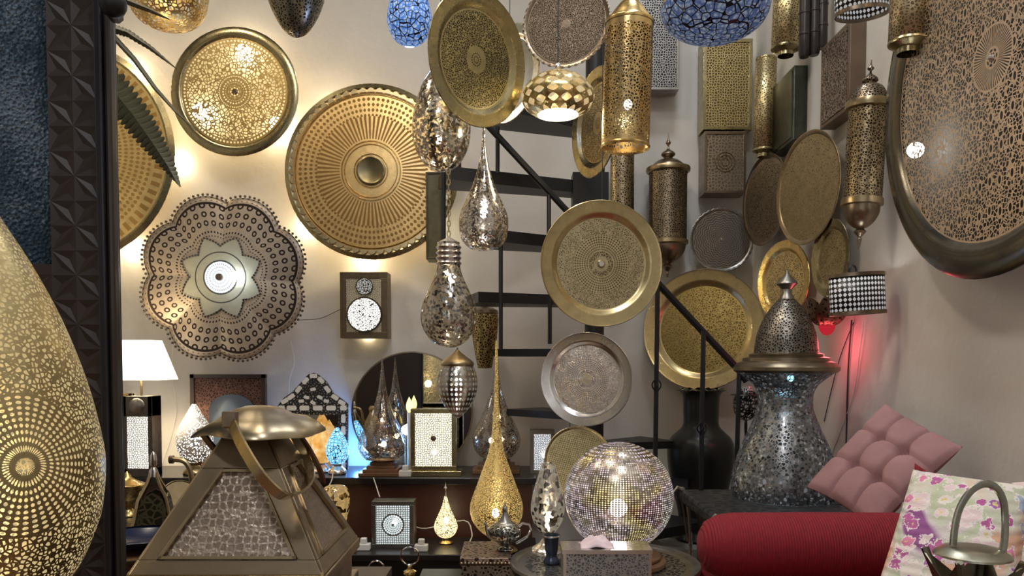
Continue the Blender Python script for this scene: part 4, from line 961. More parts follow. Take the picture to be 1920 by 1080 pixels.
# ---------------------------------------------------------------- table group right of centre
TC = Vector((at(1133, 1060, 2.2).x, 2.2, 0))
t = thing('round_table', 'round table with engraved silver tray top under the glowing sphere lamp', 'table', TC)
R = .27
MB().lathe([(0, 0), (R*.93, 0)], 72, Matrix.Translation((0, 0, zt-.0))).build('engraved_top', disc_mat('engraved_silver_top', (.45, .45, .44), R, [(.1, .4, 'wave', 12, 30, .5), (.45, .5, 'line'), (.55, .85, 'vor', 16, .12)], 'dark', .3), t)
MB().lathe([(R*.93, zt), (R*.96, zt+.006), (R, zt+.008), (R*1.01, zt), (R*.98, zt-.02), (R*.5, zt-.025), (0, zt-.025)], 72).build('rim', M['pewter'], t)
for i in range(4):
    a = TAU*i/4+.5; MB().tube([(cos(a)*.14, sin(a)*.14, zt-.024), (cos(a)*.03, sin(a)*.03, zt*.5), (cos(a)*.2, sin(a)*.2, 0)], .014, 8).build('leg', M['darkwood'], t)
# silver box
xa = at(1056, 1035, 1.93).x; xb = at(1222, 1035, 1.93).x; hh = at(1100, 1036, 1.93).z-zt
t = thing('metal_box', 'embossed silver box standing before the glowing sphere lamp', 'box', ((xa+xb)/2, 1.98, zt+.002)); w = (xb-xa)/2
MB().box((-w, -.045, 0), (w, .045, hh)).build('body', skin_mat('embossed_silver', (.55, .57, .55), 'vor', 130, 0, .14, hole='dark', dark=(.2, .2, .2)), t, smooth=0, bevel=.002)
ed = MB()
for x in (-w, w-.008): ed.box((x, -.049, 0), (x+.008, -.044, hh))
ed.box((-w-.003, -.05, hh-.006), (w+.003, .05, hh+.004)).box((-w, -.049, 0), (w, -.044, .008)); ed.build('edging', M['silver'], t, smooth=0)
# crumpled pink cloth
k = MB(); N = 18; o0 = at(1118, 1022, 1.98); top = zt+hh+.007
for i in range(N):
    for j in range(N):
        u = i/(N-1)-.5; v = j/(N-1)-.5; h = max(0, .028*(1-(u*u+v*v)*3.2))*(.6+.5*abs(sin(7*u+3*v)*cos(9*v-2*u)))
        k.v.append((u*.085, v*.07, h))
for i in range(N-1):
    for j in range(N-1): k.f.append((i*N+j, (i+1)*N+j, (i+1)*N+j+1, i*N+j+1))
o = k.build('crumpled_cloth', simple('pale_pink_cloth', (.82, .66, .70), .9), loc=(o0.x, 1.98, top)); tag(o, 'crumpled pale pink scrap lying on the silver box', 'cloth'); o.modifiers.new('thick', 'SOLIDIFY').thickness = .0015
# filigree box and teapot
xa = at(862, 1060, 2.2).x; xb = at(958, 1060, 2.2).x; zb2 = CAMZ-.562
t = thing('filigree_box', 'dark openwork metal box with scalloped lid under the teapot', 'box', ((xa+xb)/2, 2.31, zb2-.1)); w = (xb-xa)/2
MB().box((-w+.004, -.1, 0), (w-.004, .1, .085)).build('body', skin_mat('filigree_dark', (.33, .28, .22), 'vor', 90, 0, .2, hole='dark'), t, smooth=0)
MB().box((-w, -.105, .085), (w, .105, .1)).build('lid', skin_mat('filigree_lid', (.55, .42, .32), 'vor', 70, 0, .2, hole='dark'), t, smooth=0, bevel=.002)
bd = MB()
for i in range(14): bd.sphere((-w+2*w*(i+.5)/14, -.106, .083), .006, 8)
bd.build('scallops', M['bronze'], t)
t2 = thing('side_table', 'small black side table under the openwork box, mostly below the frame', 'table', ((xa+xb)/2-.05, 2.31, 0))
MB().box((-.16, -.15, zb2-.125), (.14, .15, zb2-.1)).build('table_top', M['blackwood'], t2, smooth=0); MB().box((-.12, -.12, 0), (.1, .12, zb2-.125)).build('body', M['blackwood'], t2, smooth=0)
tp = lamp('teapot', 'ornate silver teapot with pointed lid and curved handle on the openwork box', 'teapot', 947, 2.3,
  [('body', [(10, 1036), (16, 1034), (10, 1028), (14, 1022), (26, 1012), (30, 1002), (26, 992), (16, 986)], skin_mat('embossed_teapot', (.5, .48, .43), 'vor', 90, 0, .12, hole='dark', rough=.2), dict(fn=lambda th, r, z: (r*(1+.04*abs(sin(5*th))), z))),
   ('lid', [(20, 990), (20, 987), (14, 983), (8, 974), (5, 966), (5, 958), (2, 952), (0, 944)], M['pewter'])], 1036)
tp.location.z = zb2
def tz(py): return at(947, py, 2.3).z-at(947, 1036, 2.3).z
def tx_(px): return size(px-947, 2.3)
MB().tube([(tx_(970), 0, tz(995)), (tx_(980), 0, tz(986)), (tx_(992), 0, tz(988)), (tx_(996), 0, tz(998)), (tx_(988), 0, tz(1012)), (tx_(968), 0, tz(1024))], .004, 8).build('handle', M['chrome'], tp)
MB().tube([(tx_(928), 0, tz(1015)), (tx_(916), 0, tz(1008)), (tx_(913), 0, tz(998)), (tx_(912), 0, tz(990)), (tx_(908), 0, tz(985))], [.009, .008, .006, .0045, .0045], 8).build('spout', M['pewter'], tp)
lamp('candle_cup', 'small dark blue metal cup in front of the silver vase lamp', 'cup', 1034, 2.2,
  [('cup', [(15, 998), (14, 1000), (12, 1025), (10, 1035), (16, 1048), (0, 1049)], simple('dark_blue_metal', (.05, .06, .09), .3, .7)), ('silver_rim', [(16.5, 996), (17, 999), (15, 1000)], M['silver'])], 1049)
bpy.data.objects['candle_cup'].location.z = zt+.002
# shelf below: small ring-handled lanterns
def ringlantern(label, px, py, Y, s):
    b = at(px, py+60*s, Y); t = thing('small_lantern', label, 'lantern', b); q = size(1, Y)*s
    MB().tube([(17*q*cos(a), 0, 95*q+17*q*sin(a)) for a in [TAU*i/20 for i in range(20)]], 1.6*q, 6, cyc=True).build('ring_handle', M['chrome'], t)
    MB().lathe([(0, 78*q), (4*q, 76*q), (5*q, 70*q), (12*q, 66*q), (13*q, 62*q), (9*q, 58*q), (10*q, 50*q), (20*q, 40*q), (22*q, 5*q), (18*q, 0), (0, 0)], 24).build('body', M['gold'], t)
    return t
ringlantern('small gold lantern with chrome ring handle in front of the lower shelf', 769, 1090, 3.2, 1)
ringlantern('second small ring-handled lantern at the bottom edge beside the pyramid lantern', 706, 1096, 3.1, .9)
zf = max(o.location.z for o in COL.objects if o.name.startswith('small_lantern'))
x_ = at(740, 1100, 3.15).x
tag(MB().box((-.2, -.1, 0), (.2, .12, zf)).build('plinth_box', M['blackwood'], loc=(x_, 3.15, 0), smooth=0), 'black plinth under the two ring-handled lanterns, below the frame', 'plinth')
for o in list(COL.objects):
    if o.name.startswith('small_lantern'): o.location.z = zf

# ---------------------------------------------------------------- sofa corner
zd = CAMZ-.498
t = thing('scroll_bench', 'black tooled-leather bench table with curled silver iron end under the urn lantern', 'table', (.95, 2.73, 0))
xa = at(1305, 930, 2.75).x-.95
MB().box((xa, -.30, zd-.05), (.33, .3, zd)).build('leather_top', skin_mat('tooled_leather', (.035, .035, .038), 'vor', 22, 0, .16, hole='dark', dark=(.012, .012, .013), metal=.15, rough=.38, bump=1), t, smooth=0, bevel=.012)
MB().box((xa+.06, -.25, 0), (.33, .25, zd-.05)).build('body', M['blackwood'], t, smooth=0)
for yy in (-.29, .27):
    sp = [(xa+.012-.012*cos(a)*(1-a/14)-.012, yy, zd-.02+.018*sin(a)*(1-a/14)) for a in [i*.4 for i in range(18)]]
    arc_ = [(xa-.02, yy, zd-.035), (xa-.028, yy, zd-.01), (xa-.012, yy, zd+.012), (xa+.01, yy, zd+.004), (xa+.024, yy, zd-.03), (xa+.034, yy, zd-.1), (xa+.04, yy, zd-.2), (xa+.045, yy, .02)]
    MB().tube(arc_, .008, 8).build('scroll', M['silver'], t)
    MB().tube([(xa+.0, yy, zd-.02), (xa+.008, yy, zd-.05), (xa+.018, yy, zd-.12), (xa+.03, yy, zd-.2)], .005, 6).build('scroll', M['pewter'], t)
for o in list(COL.objects):
    if o.name.startswith('urn_lantern'): o.location.z = zd+.001
# sofa seat
k = NT('ribbed_red_fabric'); x, y, z = k.sep()
rb = k.m_('SINE', k.m_('MULTIPLY', x, 900.0)); nn = k.noise(k.obj(), 60, 3)
REDF = k.end(k.bsdf(k.mixc(nn, (.16, .003, .010), (.30, .006, .018)), .8, 0, k.bump(k.m_('ADD', rb, nn), .5, .002)))
t = thing('sofa', 'red covered low sofa below the cushions along the right wall', 'sofa', (.95, 1.8, 0)); zsf = at(1480, 1096, 1.95).z
MB().box((-.42, -.5, .1), (.33, .42, zsf)).build('seat', REDF, t, smooth=0, bevel=.03)
MB().box((-.4, -.48, 0), (.33, .4, .1)).build('plinth', M['darkwood'], t, smooth=0)
# bolster
Y_ = 2.0; c = at(1490, 1033, Y_); r = size(63, Y_); xa = at(1310, 1033, Y_).x; xb = at(1745, 1033, Y_).x
c.z = zsf+r; L = xb-xa
pr = [(0, 0), (r*.45, .004), (r*.75, .02), (r*.93, .05), (r, .09), (r*1.01, L*.5), (r, L-.09), (r*.9, L-.04), (r*.6, L-.01), (0, L)]
MB().lathe(pr, 48, Matrix.Rotation(PI/2, 4, 'Y')).build('bolster', REDF, loc=(xa, Y_, c.z)); tag(bpy.data.objects['bolster'], 'long rounded ribbed red bolster lying in front of the black bench', 'cushion')
# cushions
def cushion(name, label, cs, thick, mat, tuft=0, sag=0, N=48, edge=.06, part=None):
    P = [Vector(c_) for c_ in cs]; o = sum(P, Vector())/4
    nrm = (P[1]-P[0]).cross(P[3]-P[0]).normalized()
    if nrm.y > 0: nrm = -nrm
    mb = MB()
    for side in (1, -1):
        k0 = len(mb.v)
        for i in range(N+1):
            for j in range(N+1):
                u = i/N; v = j/N
                cu = .5+(u-.5)*(1-edge*sin(PI*v)); cv = .5+(v-.5)*(1-edge*sin(PI*u))
                p = P[0]*(1-cu)*(1-cv)+P[1]*cu*(1-cv)+P[2]*cu*cv+P[3]*(1-cu)*cv
                h = (max(0, sin(PI*u)*sin(PI*v)))**.38
                if tuft:
                    for a in range(tuft):
                        for b in range(tuft):
                            du = u-(a+1)/(tuft+1); dv = v-(b+1)/(tuft+1); d = math.hypot(du, dv)
                            h -= .75*math.exp(-(d/.045)**2)+.22*math.exp(-(d/.12)**2)
                    for a in range(tuft):
                        g = (a+1)/(tuft+1)
                        h -= .2*math.exp(-((u-g)/.02)**2)+.2*math.exp(-((v-g)/.02)**2)
                h += .03*sin(9*u+4*v)*sin(PI*u)*sin(PI*v)
                p = p+nrm*side*thick*.5*max(h, 0)-o
                mb.v.append(tuple(p))
        for i in range(N):
            for j in range(N): mb.f.append((k0+i*(N+1)+j, k0+(i+1)*(N+1)+j, k0+(i+1)*(N+1)+j+1, k0+i*(N+1)+j+1))
    ob = mb.build(name, mat, loc=o, smooth=60); tag(ob, label, 'cushion'); return ob
PINK = simple('dusty_pink_velvet', (.36, .19, .19), .85, 0, 90, .25, var=8)
cushion('cushion', 'dusty pink tufted cushion leaning on its corner against the right wall', [at(1660, 757, 2.42), at(1806, 838, 2.12), at(1642, 993, 2.08), at(1512, 912, 2.3)], .11, PINK, tuft=2)
def low(px, py, Y):
    v = at(px, py, Y); v.z = zsf+.012; return v
def floral(name, ground, sc_=9):
    k = NT(name); o = k.obj()
    wb = k.m_('MULTIPLY', k.m_('SUBTRACT', k.noise(o, 55, 3, .7), .5), .9)
    big = k.noise(o, 6.5, 1)
    gr = k.ramp(big, [(.40, ground), (.44, (.66, .58, .58)), (.50, (.50, .54, .36)), (.56, (.66, .62, .52)), (.64, (.70, .40, .26))])
    c_ = gr
    for sc2, p, off in ((sc_, .36, 3.0), (sc_*1.9, .30, 11.0)):
        v = k.vor(o, sc2, 'F1', 1); wob = k.m_('ADD', v.outputs['Distance'], wb)
        sp = k.t.nodes.new('ShaderNodeSeparateColor'); k.put(sp.inputs[0], v.outputs['Color'])
        colr = k.ramp(sp.outputs[0], [(0, (.48, .12, .32)), (.25, (.78, .60, .60)), (.5, (.70, .22, .38)), (.7, (.78, .70, .62)), (.85, (.38, .14, .40)), (.93, (.40, .46, .58))], 'CONSTANT')
        c_ = k.mixc(lt(k, wob, p+.07), c_, (.80, .72, .68)); c_ = k.mixc(lt(k, wob, p), c_, colr); c_ = k.mixc(lt(k, wob, .08), c_, (.70, .58, .25))
    q = k.m_('MULTIPLY', k.m_('SINE', k.m_('MULTIPLY', k.sep()[2], 330.0)), .35)
    return k.end(k.bsdf(c_, .85, 0, k.bump(k.m_('ADD', q, k.noise(o, 80, 2)), .6, .003)))
cushion('cushion', 'quilted floral cushion in purple, pink and pale green leaning on the sofa', [at(1712, 880, 1.78), at(1935, 912, 1.62), low(1905, 1150, 1.45), low(1622, 1118, 1.62)], .13, floral('floral_quilt', (.28, .09, .26), 14), edge=.04)
cushion('cushion', 'purple and blue floral cushion cut off by the right edge', [at(1897, 905, 1.9), at(2080, 880, 1.78), low(2080, 1130, 1.68), low(1900, 1130, 1.74)], .1, floral('violet_floral', (.22, .08, .40), 11), edge=.04)
cushion('cushion', 'dark red cushion peeking out between the pink and floral cushions', [at(1715, 868, 2.02), at(1830, 935, 1.95), at(1790, 1070, 1.9), at(1700, 1040, 1.98)], .07, REDF, edge=.05)

def cr(P):
    out = []
    for i in range(len(P)-1):
        p0 = P[max(i-1, 0)]; p1 = P[i]; p2 = P[i+1]; p3 = P[min(i+2, len(P)-1)]
        for u in (0, .25, .5, .75): out.append(.5*((2*p1)+(-p0+p2)*u+(2*p0-5*p1+4*p2-p3)*u*u+(-p0+3*p1-3*p2+p3)*u**3))
    return out+[P[-1]]
# handle lantern right foreground
Yh = 1.15; b = at(1820, 1180, Yh); t = thing('handled_lantern', 'grey metal lantern with tall looped handle at the bottom right corner', 'lantern', b)
def hz(py): return at(1820, py, Yh).z-b.z
def hx(px): return size(px-1820, Yh)
pw = size(1, Yh)
MB().lathe([(0, hz(1024)), (30*pw, hz(1024)), (52*pw, hz(1028)), (66*pw, hz(1038)), (67*pw, hz(1042)), (50*pw, hz(1040)), (0, hz(1038))], 48).build('top_plate', metal('grey_brass', (.45, .43, .34), .3, .3), t)
hp = [(hx(1783), .0, hz(1022)), (hx(1786), 0, hz(985)), (hx(1795), 0, hz(950)), (hx(1815), 0, hz(920)), (hx(1840), 0, hz(907)), (hx(1862), 0, hz(915)), (hx(1876), 0, hz(940)), (hx(1880), 0, hz(975)), (hx(1872), -.01, hz(1010)), (hx(1858), -.02, hz(1042))]
MB().tube(cr([Vector(v) for v in hp]), .0058, 10, flat=.55, up=(0, 1, 0)).build('handle', metal('grey_brass_handle', (.42, .42, .36), .25, .3), t)
lgm = metal('dark_grey_brass', (.20, .18, .13), .35, .3)
hb = .055
for sx, sy in ((-1, -1), (1, -1), (1, 1), (-1, 1)):
    MB().tube([(sx*hb*.85, sy*hb*.85, hz(1040)), (sx*hb*.6, sy*hb*.6, hz(1095)), (sx*hb, sy*hb, hz(1180))], .006, 6).build('corner_bar', lgm, t)
for i in range(4):
    Mx = Matrix.Rotation(i*PI/2, 4, 'Z')
    MB().add([(-hb*.9, -hb*.9, hz(1040)), (-hb*.1, -hb*.75, hz(1085)), (-hb*.55, -hb*.62, hz(1110))], [(0, 1, 2)], Mx).add([(hb*.9, -hb*.9, hz(1040)), (hb*.1, -hb*.75, hz(1085)), (hb*.55, -hb*.62, hz(1110))], [(0, 2, 1)], Mx).build('star_panel', lgm, t, smooth=0).modifiers.new('thick', 'SOLIDIFY').thickness = .002
MB().box((-hb*1.1, -hb*1.1, 0), (hb*1.1, hb*1.1, .01)).build('bottom_plate', lgm, t, smooth=0)
zst = b.z
tag(MB().box((-.13, -.1, 0), (.13, .1, zst)).build('wooden_stand', M['darkwood'], loc=(b.x, Yh, 0), smooth=0), 'dark wooden stand under the looped-handle lantern, below the frame', 'stand')

# ---------------------------------------------------------------- pyramid lantern
O = Vector((-.43, 1.275, CAMZ-.32)); t = thing('pyramid_lantern', 'large antique brass pyramid lantern with domed cap and hanging handle in the left foreground', 'lantern', (O.x, O.y, O.z-.07))
dz = .07
bx0, bx1, by0, by1 = -.145, .145, -.125, .125
tx0, tx1, ty0, ty1 = -.028, .034, -.036, .044
zT = dz+.206
B_ = [Vector((bx0, by0, dz)), Vector((bx1, by0, dz)), Vector((bx1, by1, dz)), Vector((bx0, by1, dz))]
T_ = [Vector((tx0, ty0, zT)), Vector((tx1, ty0, zT)), Vector((tx1, ty1, zT)), Vector((tx0, ty1, zT))]
eng = skin_mat('engraved_interlace', (.50, .41, .33), 'vor', 85, 0, .12, hole='dark', rand=.45, rough=.4, dark=(.30, .24, .19), bump=1.0, patina=.35)
ab = metal('antique_frame', (.42, .33, .22), .28, .45, 14)
for i in range(4):
    a, b, c_, d = B_[i], B_[(i+1) % 4], T_[(i+1) % 4], T_[i]
    nrm = (b-a).cross(d-a).normalized()
    def fp(u, v): return (a*(1-u)+b*u)*(1-v)+(d*(1-u)+c_*u)*v
    def quad(mb, u0, v0, u1, v1, h0=0, h1=.004, u2=None, u3=None):
        u2 = u1 if u2 is None else u2; u3 = u0 if u3 is None else u3
        q = [fp(u0, v0), fp(u1, v0), fp(u2, v1), fp(u3, v1)]
        mb.hexa([p-nrm*.003+nrm*h0 for p in q]+[p+nrm*h1 for p in q])
    mb = MB()
    quad(mb, 0, 0, 1, .10, 0, .004); vv = .74
    e = .022/.29; e2 = .35*0+.24
    quad(mb, 0, .10, .10, vv, 0, .004, .28, 0); quad(mb, .90, .10, 1, vv, 0, .004, 1, .72)
    quad(mb, 0, vv, 1, 1, 0, .004)
    mb.build('face_frame', ab, t, smooth=0, bevel=.0012)
    mb = MB(); quad(mb, .095, .095, .905, vv+.005, 0, -.001, .72, .28); mb.build('engraved_panel', eng, t, smooth=0)
    mb = MB(); quad(mb, .105, .105, .895, .125, .003, .007); quad(mb, .105, .105, .125, vv-.01, .003, .007, .30, .275); quad(mb, .875, .105, .895, vv-.01, .003, .007, .725, .70); quad(mb, .28, vv-.03, .72, vv-.01, .003, .007)
    mb.build('panel_moulding', M['antique'], t, smooth=0)
sk = MB().box((bx0-.006, by0-.006, dz-.018), (bx1+.006, by1+.006, dz)).box((bx0+.006, by0+.006, .012), (bx1-.006, by1-.006, dz-.018)).box((bx0-.004, by0-.004, 0), (bx1+.004, by1+.004, .012))
sk.build('base_box', ab, t, smooth=0, bevel=.002)
MB().tube([p+Vector((0, 0, .002)) for p in B_], .004, 6, cyc=True).build('edge_rope', M['brass'], t)
def wav(th, r, z): return (r*(1+.05*sin(4*th+.6)+.02*sin(9*th)), z+((.003*sin(3*th+1)+.002*sin(5*th)) if r > .06 else 0))
zc_ = at(478, 800, 1.28).z-(O.z-.07)
MB().lathe([(0, zc_+.036), (.02, zc_+.035), (.042, zc_+.028), (.052, zc_+.021), (.07, zc_+.014), (.09, zc_+.002), (.1, zc_-.008), (.101, zc_-.011), (.098, zc_-.011), (.07, zc_+.009), (.05, zc_+.014), (0, zc_+.022)], 72, Matrix.Translation((.012, .0, 0)), fn=wav).build('wavy_cap', metal('cap_brass', (.40, .33, .22), .28, .5, 18), t)
MB().lathe([(.03, zT-.005), (.028, zc_+.01)], 24).build('neck', M['bronze'], t)
org = Vector((O.x, O.y, O.z-dz))
hp = [at(*p)-org for p in ((433, 788, 1.165), (447, 822, 1.135), (462, 850, 1.12), (482, 882, 1.11), (505, 910, 1.11), (532, 930, 1.12), (558, 925, 1.17), (578, 905, 1.23), (580, 880, 1.30), (566, 845, 1.36), (548, 805, 1.385))]
MB().tube(cr(hp), .012, 4, flat=.25, up=(-.6, -1, .2)).build('handle', metal('handle_brass', (.55, .44, .27), .22, .3), t)
for P_ in (((374, 804, 1.26), (392, 830, 1.27), (412, 852, 1.28)), ((560, 812, 1.33), (582, 846, 1.36), (600, 882, 1.38), (606, 905, 1.39))):
    MB().tube(cr([at(*p_)-org for p_ in P_]), .009, 4, flat=.3, up=(-.6, -1, .2)).build('strap', M['bronze'], t)
p = hp[0]; MB().box((p.x-.012, p.y-.008, p.z-.012), (p.x+.012, p.y+.002, p.z+.014)).build('pivot', M['bronze'], t, smooth=0, bevel=.003)
tag(MB().box((-.2, -.17, 0), (.2, .19, O.z-dz)).build('lantern_stand', M['darkwood'], loc=(O.x, O.y, 0), smooth=0), 'dark wooden stand under the pyramid lantern, below the frame', 'stand')

# ---------------------------------------------------------------- brassware at left
t = thing('openwork_lantern', 'small openwork brass lantern with arched panels behind the pyramid lantern', 'lantern', at(290, 990, 2.5)); t.location.z = zl; Yq = 2.5; q = size(1, Yq)
for i in range(4):
    Mx = Matrix.Rotation(i*PI/2+PI/4+.3, 4, 'Z')
    MB().tube([Mx @ Vector((62*q, 0, 0)), Mx @ Vector((44*q, 0, 30*q)), Mx @ Vector((34*q, 0, 70*q)), Mx @ Vector((14*q, 0, 100*q)), Mx @ Vector((6*q, 0, 118*q))], 3.2*q, 6).build('corner_rib', M['antique'], t)
    Mp = Matrix.Rotation(i*PI/2+.3, 4, 'Z')
    pa = [(-26*q, 0), (26*q, 0), (24*q, 40*q), (16*q, 60*q), (0, 70*q), (-16*q, 60*q), (-24*q, 40*q)]
    MB().prism([(x_*1.0, z_) for x_, z_ in pa], 0, .002, Mp @ Matrix.Translation((0, -33*q, 14*q)) @ Matrix.Rotation(rad(82), 4, 'X')).build('panel', skin_mat('panel_openwork', (.30, .26, .16), 'vor', 45, 0, .12, hole='dark'), t, smooth=0)
    MB().tube([Mp @ Vector((-44*q, -44*q, 2*q)), Mp @ Vector((0, -48*q, 12*q)), Mp @ Vector((44*q, -44*q, 2*q))], 3*q, 6).build('foot_arch', M['brass'], t)
MB().lathe([(10*q, 110*q), (8*q, 122*q), (4*q, 128*q), (7*q, 134*q), (6*q, 150*q), (3*q, 156*q), (0, 158*q)], 20).build('finial', M['silver'], t)
tray('brass_plate', 'round brass dish propped behind the small openwork lantern', 338, 935, 2.78, 36, .95, -1, .4, 'thin', None, ANT, rim=M['antique'])
lamp('brass_bowl', 'small shiny brass bowl peeking out beside the dark door post', 'bowl', 240, 2.8, [('bowl', [(32, 925), (33, 928), (26, 950), (12, 965), (10, 972), (18, 984), (0, 985)], M['gold']), ('lid', [(0, 900), (4, 905), (12, 915), (30, 924), (32, 926)], M['gold'])], 985)
bpy.data.objects['brass_bowl'].location.z = zl
t = lamp('coffee_pot', 'brass coffee pot with long curved spout, mostly hidden by the pyramid lantern', 'pot', 400, 2.6, [('body', [(8, 850), (14, 862), (12, 880), (30, 915), (36, 950), (26, 985), (0, 986)], M['brass'])], 986)
t.location.z = zl; q = size(1, 2.6)
MB().tube(cr([Vector(v) for v in ((-25*q, 0, 60*q), (-38*q, 0, 85*q), (-42*q, 0, 110*q), (-52*q, 0, 126*q), (-68*q, 0, 130*q), (-76*q, 0, 130*q))]), .009, 8).build('spout', M['antique'], t)
MB().tube([(-73*q, 0, 130*q), (-80*q, 0, 130*q)], .014, 10).build('spout_tip', M['bronze'], t)
lamp('blue_dish', 'dark navy shallow dish on a stack at the far left below the openwork lantern', 'dish', 262, 2.05, [('dish', [(80, 1006), (82, 1009), (50, 1026), (20, 1030), (0, 1030)], simple('navy_glaze', (.01, .02, .06), .25))], 1030)
lamp('wooden_tray', 'brown wooden tray with pale edge under the navy dish', 'tray', 262, 2.03, [('tray_floor', [(0, 1031), (88, 1031), (90, 1034), (80, 1060), (0, 1062)], M['brownwood'], dict(sub=False)), ('edge', [(88, 1029), (93, 1030), (93, 1035), (88, 1035)], M['brass'], dict(sub=False))], 1062)
zz3 = bpy.data.objects['wooden_tray'].location.z; pz = bpy.data.objects['wooden_tray'].location
tag(MB().box((-.1, -.1, 0), (.1, .1, zz3)).build('small_stool', M['darkwood'], loc=(pz.x, pz.y, 0), smooth=0), 'dark stool under the wooden tray, below the frame', 'stool')

# ---------------------------------------------------------------- carved door with blue pebbled glass
Yd = 1.5; xa = at(98, 540, Yd).x; xb = at(190, 540, Yd).x; xm = at(212, 540, Yd).x; zg = at(50, 495, Yd).z
t = thing('carved_door', 'dark chip-carved wooden door leaf with blue pebbled glass pane at the far left', 'door', (xa, Yd, 0))
W = xb-xa
CW = simple('carved_dark_wood', (.024, .013, .010), .5, 0, 60, .15, var=12)
def carved(mb, x0, x1, z0, z1, cell):
    nx = max(1, round((x1-x0)/cell)); nz = max(1, round((z1-z0)/cell)); cw = (x1-x0)/nx; cz = (z1-z0)/nz
    for i in range(nx):
        for j in range(nz):
            X0 = x0+i*cw; Z0 = z0+j*cz; c0 = (X0+cw/2, Z0+cz/2)
            ring = [(X0, Z0), (c0[0], Z0), (X0+cw, Z0), (X0+cw, c0[1]), (X0+cw, Z0+cz), (c0[0], Z0+cz), (X0, Z0+cz), (X0, c0[1])]
            for s in range(8):
                a = ring[s]; b = ring[(s+1) % 8]; m0 = ((a[0]+b[0]+c0[0])/3, (a[1]+b[1]+c0[1])/3)
                dep = .0 if s % 2 else .0
                mb.add([(a[0], 0, a[1]), (b[0], 0, b[1]), (c0[0], 0, c0[1]), (m0[0], .0045, m0[1])], [(0, 1, 3), (1, 2, 3), (2, 0, 3)])
mb = MB().box((0, .011, 0), (W, .05, 3.6)); carved(mb, 0, W, .0, 3.6, W); mb.build('carved_stile', CW, t, smooth=0)
MB().box((W, -.012, 0), (W+.014, .05, 3.6)).build('edge_strip', simple('near_black_wood', (.012, .010, .016), .3), t, smooth=0, bevel=.003)
MB().box((W+.014, -.004, 0), (xm-xa+.004, .022, 3.6)).build('edge_moulding', simple('worn_edge_wood', (.030, .022, .018), .28, var=10), t, smooth=0, bevel=.006)
MB().box((-.7, .011, 0), (0, .05, zg-.02)).build('lower_panel', CW, t, smooth=0)
mb = MB(); carved(mb, -.6, 0, .2, zg-.02, .12); mb.build('carved_panel_face', CW, t, smooth=0)
MB().box((-.7, .0, zg-.02), (0, .05, zg)).build('glazing_bead', CW, t, smooth=0)
k = NT('blue_pebbled_glass'); v = k.vor(k.obj(), 130, 'F1', 1).outputs['Distance']; n = k.m_('ADD', k.m_('MULTIPLY', k.noise(k.obj(), 4, 3), .6), k.m_('MULTIPLY', k.noise(k.obj(), 160, 3, .7), .4))
c_ = k.ramp(n, [(.40, (.02, .04, .055)), (.5, (.09, .15, .20)), (.57, (.5, .64, .78))])  # pale flecks: sky reflected in the pebbles, put into the base colour
gl = k.bsdf(c_, .15, .5, k.bump(v, 1.0, .03))
tl = k.t.nodes.new('ShaderNodeBsdfTranslucent'); k.put(tl.inputs[0], (.32, .45, .58))
MB().box((-.7, .02, zg), (0, .028, 3.6)).build('glass_pane', k.end(k.mixs(.35, gl, tl.outputs[0])), t, smooth=0)
p = at(212, 8, Yd-.05)-t.location
MB().sphere(p, .024, 16).tube([p+Vector((-.02, .05, 0)), p], .014, 8).build('knob', M['iron'], t)

# serrated leaves
t = thing('palm_plant', 'long dark serrated leaves reaching out from behind the carved door post', 'plant', at(150, 180, 2.1))
GRN = simple('dark_leaf', (.11, .10, .05), .5, 0, 30, .4, var=12)
def leaf(pts, wpx, Y=2.1, serr=.25, n=60):
    P = cr([at(x_, y_, Y)-t.location for x_, y_ in pts]); m = len(P); mb = MB()
    for i, p in enumerate(P):
        u = i/(m-1); a = P[min(i+1, m-1)]-P[max(i-1, 0)]; a.normalize(); w = Vector((-a.z, 0, a.x)).normalized()
        hwid = size(wpx, Y)*(min(1, u*5+.6))*(max(0.02, 1-u**2.2))
        hwid *= 1-serr+serr*abs(sin(PI*i/3.0))
        for k2, dy in ((-1, .006), (-.5, .001), (0, -.004), (.5, .001), (1, .006)): mb.v.append(tuple(p+w*hwid*k2+Vector((0, dy, 0))))
    for i in range(m-1):
        for j in range(4): mb.f.append((i*5+j, i*5+j+1, i*5+6+j, i*5+5+j))
    o = mb.build('leaf', GRN, t, smooth=0); o.modifiers.new('thick', 'SOLIDIFY').thickness = .001
def dens(pts, k_=4):
    out = []
    for i in range(len(pts)-1):
        for j in range(k_): out.append((pts[i][0]+(pts[i+1][0]-pts[i][0])*j/k_, pts[i][1]+(pts[i+1][1]-pts[i][1])*j/k_))
    return out+[pts[-1]]
leaf(dens([(150, 110), (205, 160), (250, 215), (285, 265), (315, 310), (337, 350)]), 36, serr=.3)
leaf(dens([(160, 30), (205, 50), (240, 62), (280, 88), (330, 128)]), 9)
leaf(dens([(170, 40), (210, 66), (250, 110), (290, 165), (330, 210), (368, 245)]), 5, serr=.1)
leaf(dens([(180, -20), (240, 2), (280, 18), (316, 35)]), 6, serr=.1)
MB().tube([Vector((0, 0, 0)), Vector((-.05, .1, -.6)), Vector((-.08, .15, -t.location.z+.35))], .012, 8).build('stem', GRN, t)
MB().lathe([(0, 0), (.12, 0), (.15, .3), (.16, .35), (.14, .35), (.13, .31), (0, .3)], 32, Matrix.Translation((-.08, .15, -t.location.z))).build('pot', simple('clay_pot', (.3, .13, .07), .7), t)

